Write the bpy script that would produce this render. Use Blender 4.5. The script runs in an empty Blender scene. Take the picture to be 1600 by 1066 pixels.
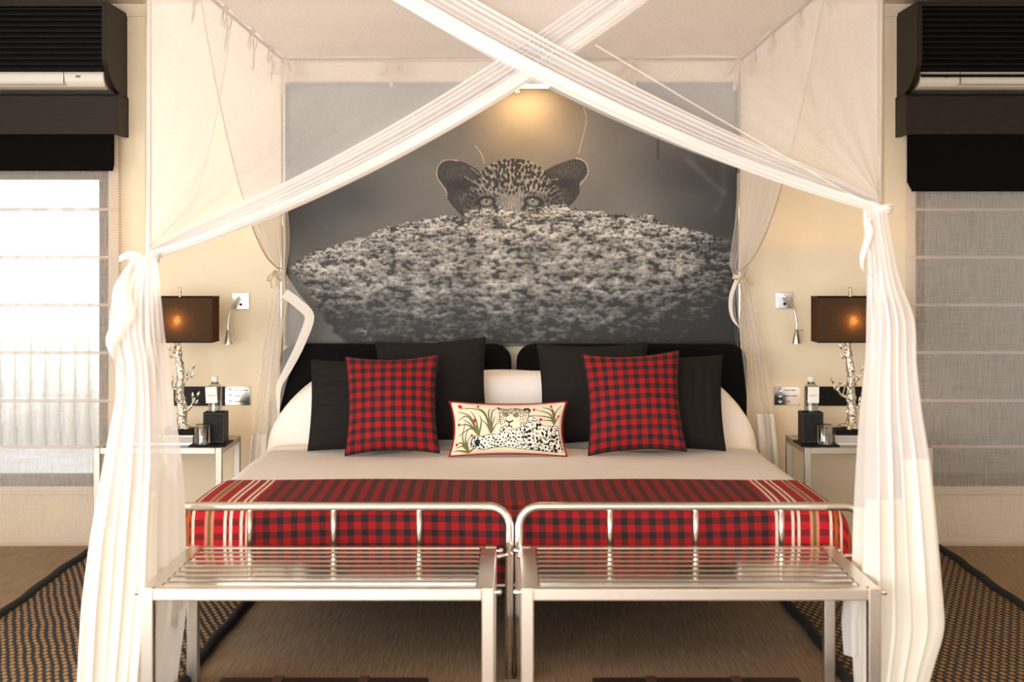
import bpy, bmesh, math, random
import numpy as np
from mathutils import Vector, Matrix
random.seed(7)
RNG = np.random.default_rng(11)
PI = math.pi
scene = bpy.context.scene
C = scene.collection

# ------------------------------------------------------------------ camera, world, lights, exposure
F = 2400.0      # focal length in pixels of the 1600 px wide frame
HZ = 400.0      # horizon row
H = 1.27        # camera height
cam_d = bpy.data.cameras.new('camera')
cam = bpy.data.objects.new('camera', cam_d); C.objects.link(cam)
cam.location = (0, 0, H); cam.rotation_euler = (PI/2, 0, 0)
cam_d.sensor_width = 36; cam_d.lens = F*36/1600
cam_d.shift_y = (HZ-533)/1600
cam_d.dof.use_dof = True; cam_d.dof.focus_distance = 6.2; cam_d.dof.aperture_fstop = 3.2
cam_d.clip_start = .05
scene.camera = cam
scene.view_settings.view_transform = 'Standard'
scene.view_settings.look = 'None'
scene.view_settings.exposure = 0.24
scene.view_settings.gamma = 1
scene.view_settings.use_curve_mapping = False
scene.cycles.transparent_max_bounces = 40
scene.cycles.max_bounces = 12

w = bpy.data.worlds.new('World'); scene.world = w; w.use_nodes = True
w.node_tree.nodes['Background'].inputs[0].default_value = (.90, .95, 1, 1)
w.node_tree.nodes['Background'].inputs[1].default_value = 1.5

def lamp(name, kind, loc, target, energy, color, **kw):
    d = bpy.data.lights.new(name, kind); d.energy = energy; d.color = color
    for k, v in kw.items(): setattr(d, k, v)
    o = bpy.data.objects.new(name, d); C.objects.link(o); o.location = loc
    o.rotation_euler = (Vector(target)-Vector(loc)).to_track_quat('-Z', 'Y').to_euler()
    return o
# sun on the garden behind the tent
lamp('sun_offscreen', 'SUN', (0, -5, 20), (-.6, 0, 13.5), 6.5, (1, .95, .86), angle=.01)
# daylight entering in the plane of the tent's open left side and of its open front, behind the camera
lamp('window_left_offscreen', 'AREA', (-3.4, 1.9, 1.22), (0, 1.9, 1.22), 118, (1, .985, .97), shape='RECTANGLE', size=3.6, size_y=2.1)
lamp('window_front_offscreen', 'AREA', (-1.5, -1.92, 1.25), (-1.5, 5, 1.25), 225, (1, .98, .955), shape='RECTANGLE', size=3.4, size_y=2.1)

# ------------------------------------------------------------------ helpers
def P(px, py, D):
    """a point of the room at distance D, seen at that place of the 1600x1066 photograph"""
    return Vector(((px-800)*D/F, D, H-(py-HZ)*D/F))
def lin(c):
    c = np.asarray(c, float)/255
    return np.where(c <= .04045, c/12.92, ((c+.055)/1.055)**2.4)
def rgb(r, g, b):
    a = lin((r, g, b)); return (float(a[0]), float(a[1]), float(a[2]), 1)

def sgn(sx, l, r): return l if sx < 0 else r
def side(sx): return sgn(sx, ', towards the sunlit linen blind', ', towards the grey linen blind')

class NT:
    def __init__(s, name):
        s.m = bpy.data.materials.new(name); s.m.use_nodes = True
        s.t = s.m.node_tree; s.n = s.t.nodes; s.l = s.t.links
        s.b = s.n['Principled BSDF']; s.out = s.n['Material Output']
    def node(s, t, **kw):
        n = s.n.new(t)
        for k, v in kw.items(): setattr(n, k, v)
        return n
    def link(s, a, b): s.l.new(a, b)
    def val(s, inp, x):
        if hasattr(x, 'links') or isinstance(x, bpy.types.NodeSocket): s.l.new(x, inp)
        else: inp.default_value = x
    def math(s, op, a, b=0.0, c=None):
        n = s.node('ShaderNodeMath', operation=op)
        s.val(n.inputs[0], a); s.val(n.inputs[1], b)
        if c is not None: s.val(n.inputs[2], c)
        return n.outputs[0]
    def mix(s, f, a, b):
        n = s.node('ShaderNodeMix', data_type='RGBA')
        s.val(n.inputs[0], f); s.val(n.inputs[6], a); s.val(n.inputs[7], b)
        return n.outputs[2]
    def coord(s, kind='Object', scale=(1, 1, 1)):
        n = s.node('ShaderNodeTexCoord'); m = s.node('ShaderNodeMapping')
        s.link(n.outputs[kind], m.inputs[0]); m.inputs['Scale'].default_value = scale
        return m.outputs[0]
    def noise(s, vec, scale, detail=3, rough=.5):
        n = s.node('ShaderNodeTexNoise'); s.link(vec, n.inputs['Vector'])
        n.inputs['Scale'].default_value = scale; n.inputs['Detail'].default_value = detail
        n.inputs['Roughness'].default_value = rough
        return n.outputs[0]
    def ramp(s, f, a, b):
        n = s.node('ShaderNodeMapRange'); s.val(n.inputs[0], f)
        n.inputs[1].default_value = a; n.inputs[2].default_value = b
        return n.outputs[0]
    def bump(s, h, strength, dist=.01):
        n = s.node('ShaderNodeBump'); n.inputs['Strength'].default_value = strength
        n.inputs['Distance'].default_value = dist; s.link(h, n.inputs['Height'])
        return n.outputs[0]

MATS = {}
def plain(name, col, rough=.6, metal=0.0, nscale=40, var=.06, bump=.1, stretch=(1, 1, 1), **kw):
    if name in MATS: return MATS[name]
    t = NT(name); v = t.coord('Object', stretch); n = t.noise(v, nscale)
    f = t.ramp(n, .3, .7)
    a = tuple(c*(1-var) for c in col[:3])+(1,); b = tuple(min(1, c*(1+var)) for c in col[:3])+(1,)
    t.link(t.mix(f, a, b), t.b.inputs['Base Color'])
    t.b.inputs['Roughness'].default_value = rough; t.b.inputs['Metallic'].default_value = metal
    if bump: t.link(t.bump(n, bump), t.b.inputs['Normal'])
    for k, x in kw.items(): t.b.inputs[k].default_value = x
    MATS[name] = t.m
    return t.m

def cloth(name, col, clear, back=.35, streak=None, cvar=.1):
    """woven cloth: part of the light passes between the threads, part shines through them"""
    t = NT(name); t.n.remove(t.b)
    d = t.node('ShaderNodeBsdfDiffuse'); tr = t.node('ShaderNodeBsdfTranslucent'); tp = t.node('ShaderNodeBsdfTransparent')
    m1 = t.node('ShaderNodeMixShader'); m2 = t.node('ShaderNodeMixShader')
    if streak is None: n = t.noise(t.coord('Object', (1, 1, 1)), 600, 1)
    else:
        v = t.coord('Object', (60, 60, 2)); v2 = t.coord('Object', (2, 2, 120))
        n = t.math('ADD', t.math('MULTIPLY', t.noise(v, streak), .55), t.math('MULTIPLY', t.noise(v2, 3), .45))
    f = t.ramp(n, .35, .65)
    c = t.mix(f, tuple(x*(1-cvar) for x in col[:3])+(1,), col)
    t.link(c, d.inputs[0]); t.link(c, tr.inputs[0])
    m1.inputs[0].default_value = back
    t.link(d.outputs[0], m1.inputs[1]); t.link(tr.outputs[0], m1.inputs[2])
    amp = .8 if streak is not None else .12
    fac = t.math('SUBTRACT', 1-clear*(1-amp/2), t.math('MULTIPLY', f, clear*amp)) if clear > 0 else None
    if fac is not None: t.link(fac, m2.inputs[0])
    else: m2.inputs[0].default_value = 1
    t.link(tp.outputs[0], m2.inputs[1]); t.link(m1.outputs[0], m2.inputs[2])
    t.link(m2.outputs[0], t.out.inputs[0])
    MATS[name] = t.m
    return t.m

OFF = {}
def empty(name, loc, label, cat, group=None):
    o = bpy.data.objects.new(name, None); C.objects.link(o); o.location = loc
    o.empty_display_size = .05
    OFF[o] = Vector(loc); tag(o, label, cat, group)
    return o
def tag(o, label, cat, group=None):
    o['label'] = label; o['category'] = cat
    if group: o['group'] = group
    return o

class MB:
    def __init__(s): s.v = []; s.f = []; s.uv = None; s.col = None
    def add(s, vs, fs):
        k = len(s.v); s.v += [tuple(x) for x in vs]; s.f += [tuple(i+k for i in q) for q in fs]
        return s
    def box(s, x0, x1, y0, y1, z0, z1, rot=None, about=None):
        vs = [Vector((x, y, z)) for z in (z0, z1) for y in (y0, y1) for x in (x0, x1)]
        if rot is not None:
            c = about if about is not None else Vector(((x0+x1)/2, (y0+y1)/2, (z0+z1)/2))
            vs = [rot @ (q-c)+c for q in vs]
        return s.add(vs, [(0, 2, 3, 1), (4, 5, 7, 6), (0, 1, 5, 4), (2, 6, 7, 3), (0, 4, 6, 2), (1, 3, 7, 5)])
    def tube(s, pts, r, n=10, cap=True):
        pts = [Vector(p) for p in pts]; m = len(pts)
        rs = r if isinstance(r, (list, tuple)) else [r]*m
        tan = []
        for i in range(m):
            a = pts[max(0, i-1)]; b = pts[min(m-1, i+1)]; tan.append((b-a).normalized())
        up = Vector((0, 0, 1)) if abs(tan[0].z) < .9 else Vector((1, 0, 0))
        side = tan[0].cross(up).normalized(); vs = []
        for i in range(m):
            side = (side-tan[i]*side.dot(tan[i])).normalized(); nn = tan[i].cross(side)
            for k in range(n):
                a = 2*PI*k/n; vs.append(pts[i]+(side*math.cos(a)+nn*math.sin(a))*rs[i])
        fs = [(i*n+k, i*n+(k+1) % n, (i+1)*n+(k+1) % n, (i+1)*n+k) for i in range(m-1) for k in range(n)]
        if cap: fs += [tuple(range(n))[::-1], tuple((m-1)*n+k for k in range(n))]
        return s.add(vs, fs)
    def lathe(s, c, prof, n=24, axis=None):
        """prof: list of (radius, height) along z from point c"""
        vs = []
        M = Matrix.Identity(3) if axis is None else Vector((0, 0, 1)).rotation_difference(Vector(axis).normalized()).to_matrix()
        for r, z in prof:
            for k in range(n):
                a = 2*PI*k/n; vs.append(Vector(c)+M @ Vector((r*math.cos(a), r*math.sin(a), z)))
        m = len(prof)
        fs = [(i*n+k, i*n+(k+1) % n, (i+1)*n+(k+1) % n, (i+1)*n+k) for i in range(m-1) for k in range(n)]
        fs += [tuple(range(n))[::-1], tuple((m-1)*n+k for k in range(n))]
        return s.add(vs, fs)
    def prism(s, poly, axis, a, b):
        """poly: 2-D outline, extruded along axis 'x','y','z' from a to b"""
        def p3(u, v, t): return {'x': (t, u, v), 'y': (u, t, v), 'z': (u, v, t)}[axis]
        n = len(poly)
        vs = [p3(u, v, a) for u, v in poly]+[p3(u, v, b) for u, v in poly]
        fs = [tuple(range(n)), tuple(range(2*n-1, n-1, -1))]+[(i, i+n, (i+1) % n+n, (i+1) % n) for i in range(n)]
        return s.add(vs, fs)
    def grid(s, A):
        """A: array (m, n, 3) of points"""
        m, n = A.shape[:2]
        fs = [(i*n+j, i*n+j+1, (i+1)*n+j+1, (i+1)*n+j) for i in range(m-1) for j in range(n-1)]
        return s.add(A.reshape(-1, 3).tolist(), fs)
    def build(s, name, mat, parent=None, smooth=False, bevel=0, solid=0, sub=0, kind=None, uv=None, col=None, auto=None):
        off = OFF.get(parent, Vector((0, 0, 0)))
        me = bpy.data.meshes.new(name)
        V = np.array(s.v, float)-np.array(off)
        me.from_pydata(V.tolist(), [], s.f)
        bm = bmesh.new(); bm.from_mesh(me)
        if not (uv is not None or col is not None or len(s.v) > 60000): bmesh.ops.recalc_face_normals(bm, faces=bm.faces)
        bm.to_mesh(me); bm.free()
        if uv is not None:
            L = me.uv_layers.new(name='UVMap'); vi = np.empty(len(me.loops), int); me.loops.foreach_get('vertex_index', vi)
            L.data.foreach_set('uv', np.asarray(uv, float)[vi].ravel())
        if col is not None:
            a = me.color_attributes.new('print', 'FLOAT_COLOR', 'POINT')
            a.data.foreach_set('color', np.concatenate([col, np.ones((len(col), 1))], 1).astype(np.float32).ravel())
        if smooth: me.polygons.foreach_set('use_smooth', [True]*len(me.polygons))
        me.materials.append(mat)
        o = bpy.data.objects.new(name, me); C.objects.link(o)
        if parent is not None: o.parent = parent
        OFF[o] = off
        if solid:
            q = o.modifiers.new('solid', 'SOLIDIFY'); q.thickness = solid; q.offset = 0
        if bevel:
            q = o.modifiers.new('bevel', 'BEVEL'); q.width = bevel; q.segments = 2; q.limit_method = 'ANGLE'
        if sub:
            q = o.modifiers.new('sub', 'SUBSURF'); q.levels = sub; q.render_levels = sub
        if auto: 
            me.polygons.foreach_set('use_smooth', [True]*len(me.polygons))
            me.set_sharp_from_angle(angle=math.radians(auto))
        if kind: o['kind'] = kind
        return o

def bez(pts, n=16):
    """smooth curve through points (Catmull-Rom)"""
    p = [Vector(q) for q in pts]; p = [p[0]*2-p[1]]+p+[p[-1]*2-p[-2]]; out = []
    for i in range(1, len(p)-2):
        for k in range(n):
            t = k/n; a, b, c, d = p[i-1:i+3]
            out.append(.5*((2*b)+(c-a)*t+(2*a-5*b+4*c-d)*t*t+(3*b-a-3*c+d)*t**3))
    out.append(p[-2]); return out

# ------------------------------------------------------------------ materials
M_wall = plain('wall_plaster', rgb(240, 225, 198), .85, nscale=12, var=.02, bump=.05)
M_ceil = plain('ceiling_cloth', rgb(235, 222, 200), .9, nscale=6, var=.03)
M_steel = plain('brushed_steel', (.78, .74, .68, 1), .28, 1, nscale=60, var=.06, bump=.02, stretch=(1, 8, 8))
M_polish = plain('polished_steel', (.82, .80, .77, 1), .11, 1, nscale=50, var=.04, bump=0)
M_chrome = plain('satin_nickel', (.75, .72, .68, 1), .22, 1, bump=0)
M_silver = plain('silver_bark', (.80, .74, .66, 1), .26, 1, nscale=90, var=.3, bump=.9)
M_blackw = plain('dark_stained_wood', rgb(40, 32, 25), .6, nscale=25, var=.15, stretch=(1, 1, 6), **{'Specular IOR Level': .2})
M_black = plain('black_lacquer', rgb(12, 10, 9), .6, nscale=30, **{'Specular IOR Level': .15})
M_blackcloth = plain('black_blind_cloth', rgb(11, 10, 10), .95, nscale=80, **{'Specular IOR Level': .1})
M_velvet = plain('black_velvet', rgb(11, 10, 11), .95, nscale=60, bump=.1, **{'Specular IOR Level': .15})
M_blackpil = plain('black_linen', rgb(33, 30, 29), .9, nscale=160, var=.25, bump=.25, **{'Specular IOR Level': .2})
M_white = plain('white_cotton', rgb(248, 243, 241), .9, nscale=30, var=.015, bump=.05)
M_plast = plain('white_plastic', rgb(232, 226, 214), .4, nscale=30, var=.02, bump=0)
M_switch = plain('black_switch_plastic', rgb(16, 15, 15), .35, bump=0, **{'Specular IOR Level': .15})
M_leather = plain('black_leather', rgb(26, 25, 24), .55, nscale=120, var=.2, bump=.3, **{'Specular IOR Level': .2})
M_strap = plain('brown_leather', rgb(74, 52, 40), .6, nscale=60, var=.15)
M_stitch = plain('grey_stitching', rgb(85, 82, 78), .8, bump=0)
M_paper = plain('white_card', rgb(240, 236, 230), .8, var=.01, bump=0)
M_ink = plain('black_ink', rgb(60, 55, 50), .8, bump=0)
M_darkglass = plain('dark_glass_top', rgb(48, 44, 40), .08, bump=0)
M_redtrim = plain('red_stitched_trim', rgb(150, 20, 32), .8, nscale=90, var=.2)
M_bind = plain('black_rug_binding', rgb(28, 27, 28), .95, nscale=120, var=.4, bump=.6)
M_ribbon = cloth('cream_ribbon', rgb(214, 194, 168), 0, .25)
M_net = cloth('sheer_white_net', rgb(253, 249, 247), .68, .45, cvar=.01)
M_netfine = cloth('sheer_net_gathered', rgb(255, 252, 251), .34, .42, cvar=.01)
M_valance = cloth('thin_valance_net', rgb(250, 244, 236), .78, .4, cvar=.01)
M_hem = cloth('cream_linen_border', rgb(251, 246, 238), 0, .3, cvar=.02)
M_nettail = cloth('sheer_net_hanging', rgb(255, 252, 251), .20, .42, cvar=.01)
M_tablesteel = plain('brushed_steel_warm', (.50, .45, .39, 1), .45, 1, nscale=60, var=.06, bump=.02, stretch=(1, 8, 8))
M_tester = cloth('cream_canopy_cloth', rgb(240, 228, 210), .14, .4, cvar=.02)
M_linen = cloth('grey_linen_blind', rgb(230, 222, 215), .48, .38, streak=4, cvar=.16)
M_linenhem = cloth('linen_blind_edge', rgb(244, 234, 226), .25, .58, cvar=.04)

def glassy(name, tint=(1, 1, 1, 1), gl=.12):
    t = NT(name); t.n.remove(t.b)
    a = t.node('ShaderNodeBsdfTransparent'); b = t.node('ShaderNodeBsdfGlossy'); m = t.node('ShaderNodeMixShader')
    lw = t.node('ShaderNodeLayerWeight'); lw.inputs[0].default_value = .35
    a.inputs[0].default_value = tint; b.inputs[1].default_value = .03
    t.link(t.math('ADD', t.math('MULTIPLY', lw.outputs[1], .6), gl*.4), m.inputs[0])
    t.link(a.outputs[0], m.inputs[1]); t.link(b.outputs[0], m.inputs[2]); t.link(m.outputs[0], t.out.inputs[0])
    return t.m
M_glass = glassy('clear_glass', (.86, .87, .86, 1), .2); M_pane = glassy('window_glass', (.95, .97, .97, 1), .05)

def emit(name, col, s):
    t = NT(name); t.b.inputs['Base Color'].default_value = col
    t.b.inputs['Emission Color'].default_value = col; t.b.inputs['Emission Strength'].default_value = s
    return t.m

def plaid_mat():
    t = NT('red_black_plaid'); uv = t.node('ShaderNodeUVMap').outputs[0]
    sp = t.node('ShaderNodeSeparateXYZ'); t.link(uv, sp.inputs[0])
    def band(x): return t.math('LESS_THAN', t.math('FRACT', x), .47)
    a = band(sp.outputs[0]); b = band(sp.outputs[1])
    s = t.math('ADD', a, b)
    v = t.node('ShaderNodeVectorMath', operation='SCALE'); t.link(uv, v.inputs[0]); v.inputs['Scale'].default_value = 1
    n = t.noise(v.outputs[0], 26, 2)
    red = t.mix(t.ramp(n, .3, .7), rgb(140, 5, 13), rgb(168, 9, 20)); mid = t.mix(t.ramp(n, .35, .65), rgb(74, 12, 16), rgb(118, 18, 24))
    blk = rgb(24, 20, 24)
    c = t.mix(t.math('GREATER_THAN', s, .5), red, mid)
    c = t.mix(t.math('GREATER_THAN', s, 1.5), c, blk)
    # striped borders carried by a second layout: |u2| in metres from the middle of the cloth
    uv2 = t.node('ShaderNodeAttribute', attribute_name='edge'); e = uv2.outputs['Fac']
    inb = t.math('GREATER_THAN', e, .80)
    plain_red = t.mix(b, rgb(186, 14, 26), rgb(120, 18, 24))
    c = t.mix(inb, c, plain_red)
    def line(c0, x, wd, col): return t.mix(t.math('COMPARE', e, x, wd), c0, col)
    for x in (.818, .836, .868, .886): c = line(c, x, .0045, rgb(236, 214, 196))
    c = line(c, .935, .014, rgb(206, 130, 108)); c = line(c, .935, .005, rgb(120, 96, 40))
    for x in (.985, 1.02): c = line(c, x, .0045, rgb(232, 208, 186))
    c = line(c, 1.002, .005, rgb(150, 96, 30))
    for x in (1.06, 1.10): c = line(c, x, .004, rgb(188, 96, 26))
    t.link(c, t.b.inputs['Base Color']); t.b.inputs['Roughness'].default_value = .9
    t.link(t.bump(n, .2), t.b.inputs['Normal'])
    return t.m
M_plaid = plaid_mat()

def print_mat(name, rough):
    t = NT(name); a = t.node('ShaderNodeAttribute', attribute_name='print')
    t.link(a.outputs[0], t.b.inputs['Base Color']); t.b.inputs['Roughness'].default_value = rough
    return t.m

def sisal():
    t = NT('woven_sisal'); v = t.coord('Object', (140, 3.5, 1)); v2 = t.coord('Object', (1, 1, 1)); v3 = t.coord('Object', (90, 60, 1))
    n = t.noise(v, 1.6, 4); n2 = t.noise(v2, 1.2, 2); n3 = t.noise(v3, 2.2, 2)
    f = t.math('ADD', t.math('MULTIPLY', n, .6), t.math('MULTIPLY', n3, .4))
    c = t.mix(t.ramp(f, .36, .64), rgb(120, 98, 75), rgb(178, 152, 122))
    c = t.mix(t.math('MULTIPLY', n2, .35), c, rgb(120, 92, 66))
    t.link(c, t.b.inputs['Base Color']); t.b.inputs['Roughness'].default_value = .95
    t.link(t.bump(f, .5, .004), t.b.inputs['Normal'])
    return t.m
M_sisal = sisal()

def rugmat():
    t = NT('black_tan_basketweave'); v = t.coord('Object'); sp = t.node('ShaderNodeSeparateXYZ'); t.link(v, sp.inputs[0])
    n = t.noise(v, 5, 2); n2 = t.noise(v, 70, 2)
    x = t.math('ADD', sp.outputs[0], t.math('MULTIPLY', n, .012)); y = t.math('ADD', sp.outputs[1], t.math('MULTIPLY', n, .03))
    row = t.math('FLOOR', t.math('DIVIDE', y, .040)); fy = t.math('FRACT', t.math('DIVIDE', y, .040))
    ph = t.math('ADD', t.math('DIVIDE', x, .027), t.math('MULTIPLY', row, .5))
    ph = t.math('ADD', ph, t.math('MULTIPLY', fy, .22))
    tan = t.math('LESS_THAN', t.math('FRACT', ph), t.math('ADD', .33, t.math('MULTIPLY', n2, .3)))
    tan = t.math('MULTIPLY', tan, t.math('GREATER_THAN', fy, .24))
    c = t.mix(tan, rgb(30, 27, 27), t.mix(n2, rgb(128, 98, 62), rgb(188, 152, 108)))
    t.link(c, t.b.inputs['Base Color']); t.b.inputs['Roughness'].default_value = .95
    t.link(t.bump(t.math('ADD', tan, n2), .5, .004), t.b.inputs['Normal'])
    return t.m
M_rug = rugmat()

# ------------------------------------------------------------------ the room
WY = 6.78        # face of the back wall
ZC = 2.38
XI = 1.78        # inner edges of the two windows
ZS, ZT = .25, 1.66
m = MB(); XL, XR = -3.3, 3.3
for x0, x1, z0, z1 in ((-XI, XI, 0, ZC), (XL, -XI, 0, ZS), (XI, XR, 0, ZS), (XL, -XI, ZT, ZC), (XI, XR, ZT, ZC), (XL, -2.9, ZS, ZT), (2.9, XR, ZS, ZT)):
    m.box(x0, x1, WY, WY+.1, z0, z1)
m.build('wall_back', M_wall, kind='structure')
MB().box(XL-.1, XL, 3.75, WY+.1, 0, ZC).box(XL-.1, XL, -1.9, 3.75, 2.32, ZC).build('wall_left', M_wall, kind='structure')
MB().box(XR, XR+.1, -1.9, WY+.1, 0, ZC).build('wall_right', M_wall, kind='structure')
MB().box(XL-.1, XR+.1, -1.9, WY+.1, ZC, ZC+.06).build('ceiling', M_ceil, kind='structure')
MB().box(XL-.1, XR+.1, -1.9, WY+.1, -.06, 0).build('floor', M_sisal, kind='structure')
MB().box(XL, XR, WY-.016, WY+.002, ZC-.055, ZC+.002).build('trim_1', M_ceil, kind='structure', bevel=.004)
for k, sx in ((1, -1), (2, 1)):
    m = MB()
    xa, xb = sorted((sx*XI, sx*2.9))
    for q in ((xa, xa+.05, ZS, ZT), (xb-.05, xb, ZS, ZT), (xa+.05, xb-.05, ZS, ZS+.05), (xa+.05, xb-.05, ZT-.05, ZT)):
        m.box(q[0], q[1], WY+.03, WY+.08, q[2], q[3])
    fr = m.build('window_%d' % k, M_blackw, kind='structure')
    MB().box(xa+.05, xb-.05, WY+.05, WY+.056, ZS+.05, ZT-.05).build('pane', M_pane, fr)
# garden outside: sand, a pale reed fence behind the left window, an added wall that dims the right one
M_sand = plain('garden_sand', rgb(150, 151, 156), .95, nscale=3, var=.1)
MB().box(-9, 9, WY+.12, 16, -.1, -.02).build('ground', M_sand, kind='structure')
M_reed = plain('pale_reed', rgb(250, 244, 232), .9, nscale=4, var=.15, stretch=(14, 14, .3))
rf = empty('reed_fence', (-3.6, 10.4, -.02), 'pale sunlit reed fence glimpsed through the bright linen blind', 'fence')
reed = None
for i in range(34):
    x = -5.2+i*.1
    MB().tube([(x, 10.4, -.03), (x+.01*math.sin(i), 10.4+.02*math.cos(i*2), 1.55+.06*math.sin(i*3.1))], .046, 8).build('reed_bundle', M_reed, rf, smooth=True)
MB().box(1.0, 4.2, 7.5, 7.62, -.03, 2.3).build('wall_added_dimming', plain('added_wall_grey', rgb(120, 118, 116), .9), kind='structure')  # unseen wall, added to block daylight behind the right blind

# ------------------------------------------------------------------ flat prints made of coloured points
def vnoise(Hh, Ww, cy, cx, seed):
    r = np.random.default_rng(seed); gy, gx = int(Hh/cy)+3, int(Ww/cx)+3
    g = r.random((gy, gx)); y = np.arange(Hh)/cy; x = np.arange(Ww)/cx
    iy = y.astype(int); ix = x.astype(int); fy = y-iy; fx = x-ix
    fy = fy*fy*(3-2*fy); fx = fx*fx*(3-2*fx)
    a = g[iy][:, ix]; b = g[iy][:, ix+1]; c = g[iy+1][:, ix]; d = g[iy+1][:, ix+1]
    return (a*(1-fx)+b*fx)*(1-fy[:, None])+(c*(1-fx)+d*fx)*fy[:, None]
def pnoise(Hh, Ww, cy, cx, seed):
    """gradient noise, about 0..1"""
    r = np.random.default_rng(seed); gy, gx = int(Hh/cy)+3, int(Ww/cx)+3
    an = r.random((gy, gx))*2*PI; ca, sa = np.cos(an), np.sin(an)
    y = np.arange(Hh)/cy+r.random()*.9; x = np.arange(Ww)/cx+r.random()*.9
    iy = y.astype(int); ix = x.astype(int); fy = (y-iy)[:, None]; fx = (x-ix)[None, :]
    def dot(a, b): return ca[iy+a][:, ix+b]*(fx-b)+sa[iy+a][:, ix+b]*(fy-a)
    u = fx**3*(fx*(fx*6-15)+10); q = fy**3*(fy*(fy*6-15)+10)
    v = (dot(0, 0)*(1-u)+dot(0, 1)*u)*(1-q)+(dot(1, 0)*(1-u)+dot(1, 1)*u)*q
    return np.clip(.5+v*.85, 0, 1)
def sm(x, a, b):
    t = np.clip((x-a)/(b-a), 0, 1); return t*t*(3-2*t)
def inpoly(X, Y, poly):
    r = np.zeros(X.shape, bool); n = len(poly)
    for i in range(n):
        x0, y0 = poly[i]; x1, y1 = poly[(i+1) % n]
        if y0 == y1: continue
        c = ((Y < y0) != (Y < y1)) & (X < (x1-x0)*(Y-y0)/(y1-y0)+x0); r ^= c
    return r
def dline(X, Y, pts):
    d = np.full(X.shape, 1e9); s = np.zeros(X.shape); n = len(pts)-1
    for i in range(n):
        (x0, y0), (x1, y1) = pts[i], pts[i+1]; L = (x1-x0)**2+(y1-y0)**2+1e-9
        t = np.clip(((X-x0)*(x1-x0)+(Y-y0)*(y1-y0))/L, 0, 1)
        q = np.hypot(X-x0-t*(x1-x0), Y-y0-t*(y1-y0)); u = q < d
        s = np.where(u, (i+t)/n, s); d = np.where(u, q, d)
    return d, s
def spline2(pts, n=8): return [(q.x, q.y) for q in bez([(a, b, 0) for a, b in pts], n)]

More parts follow.
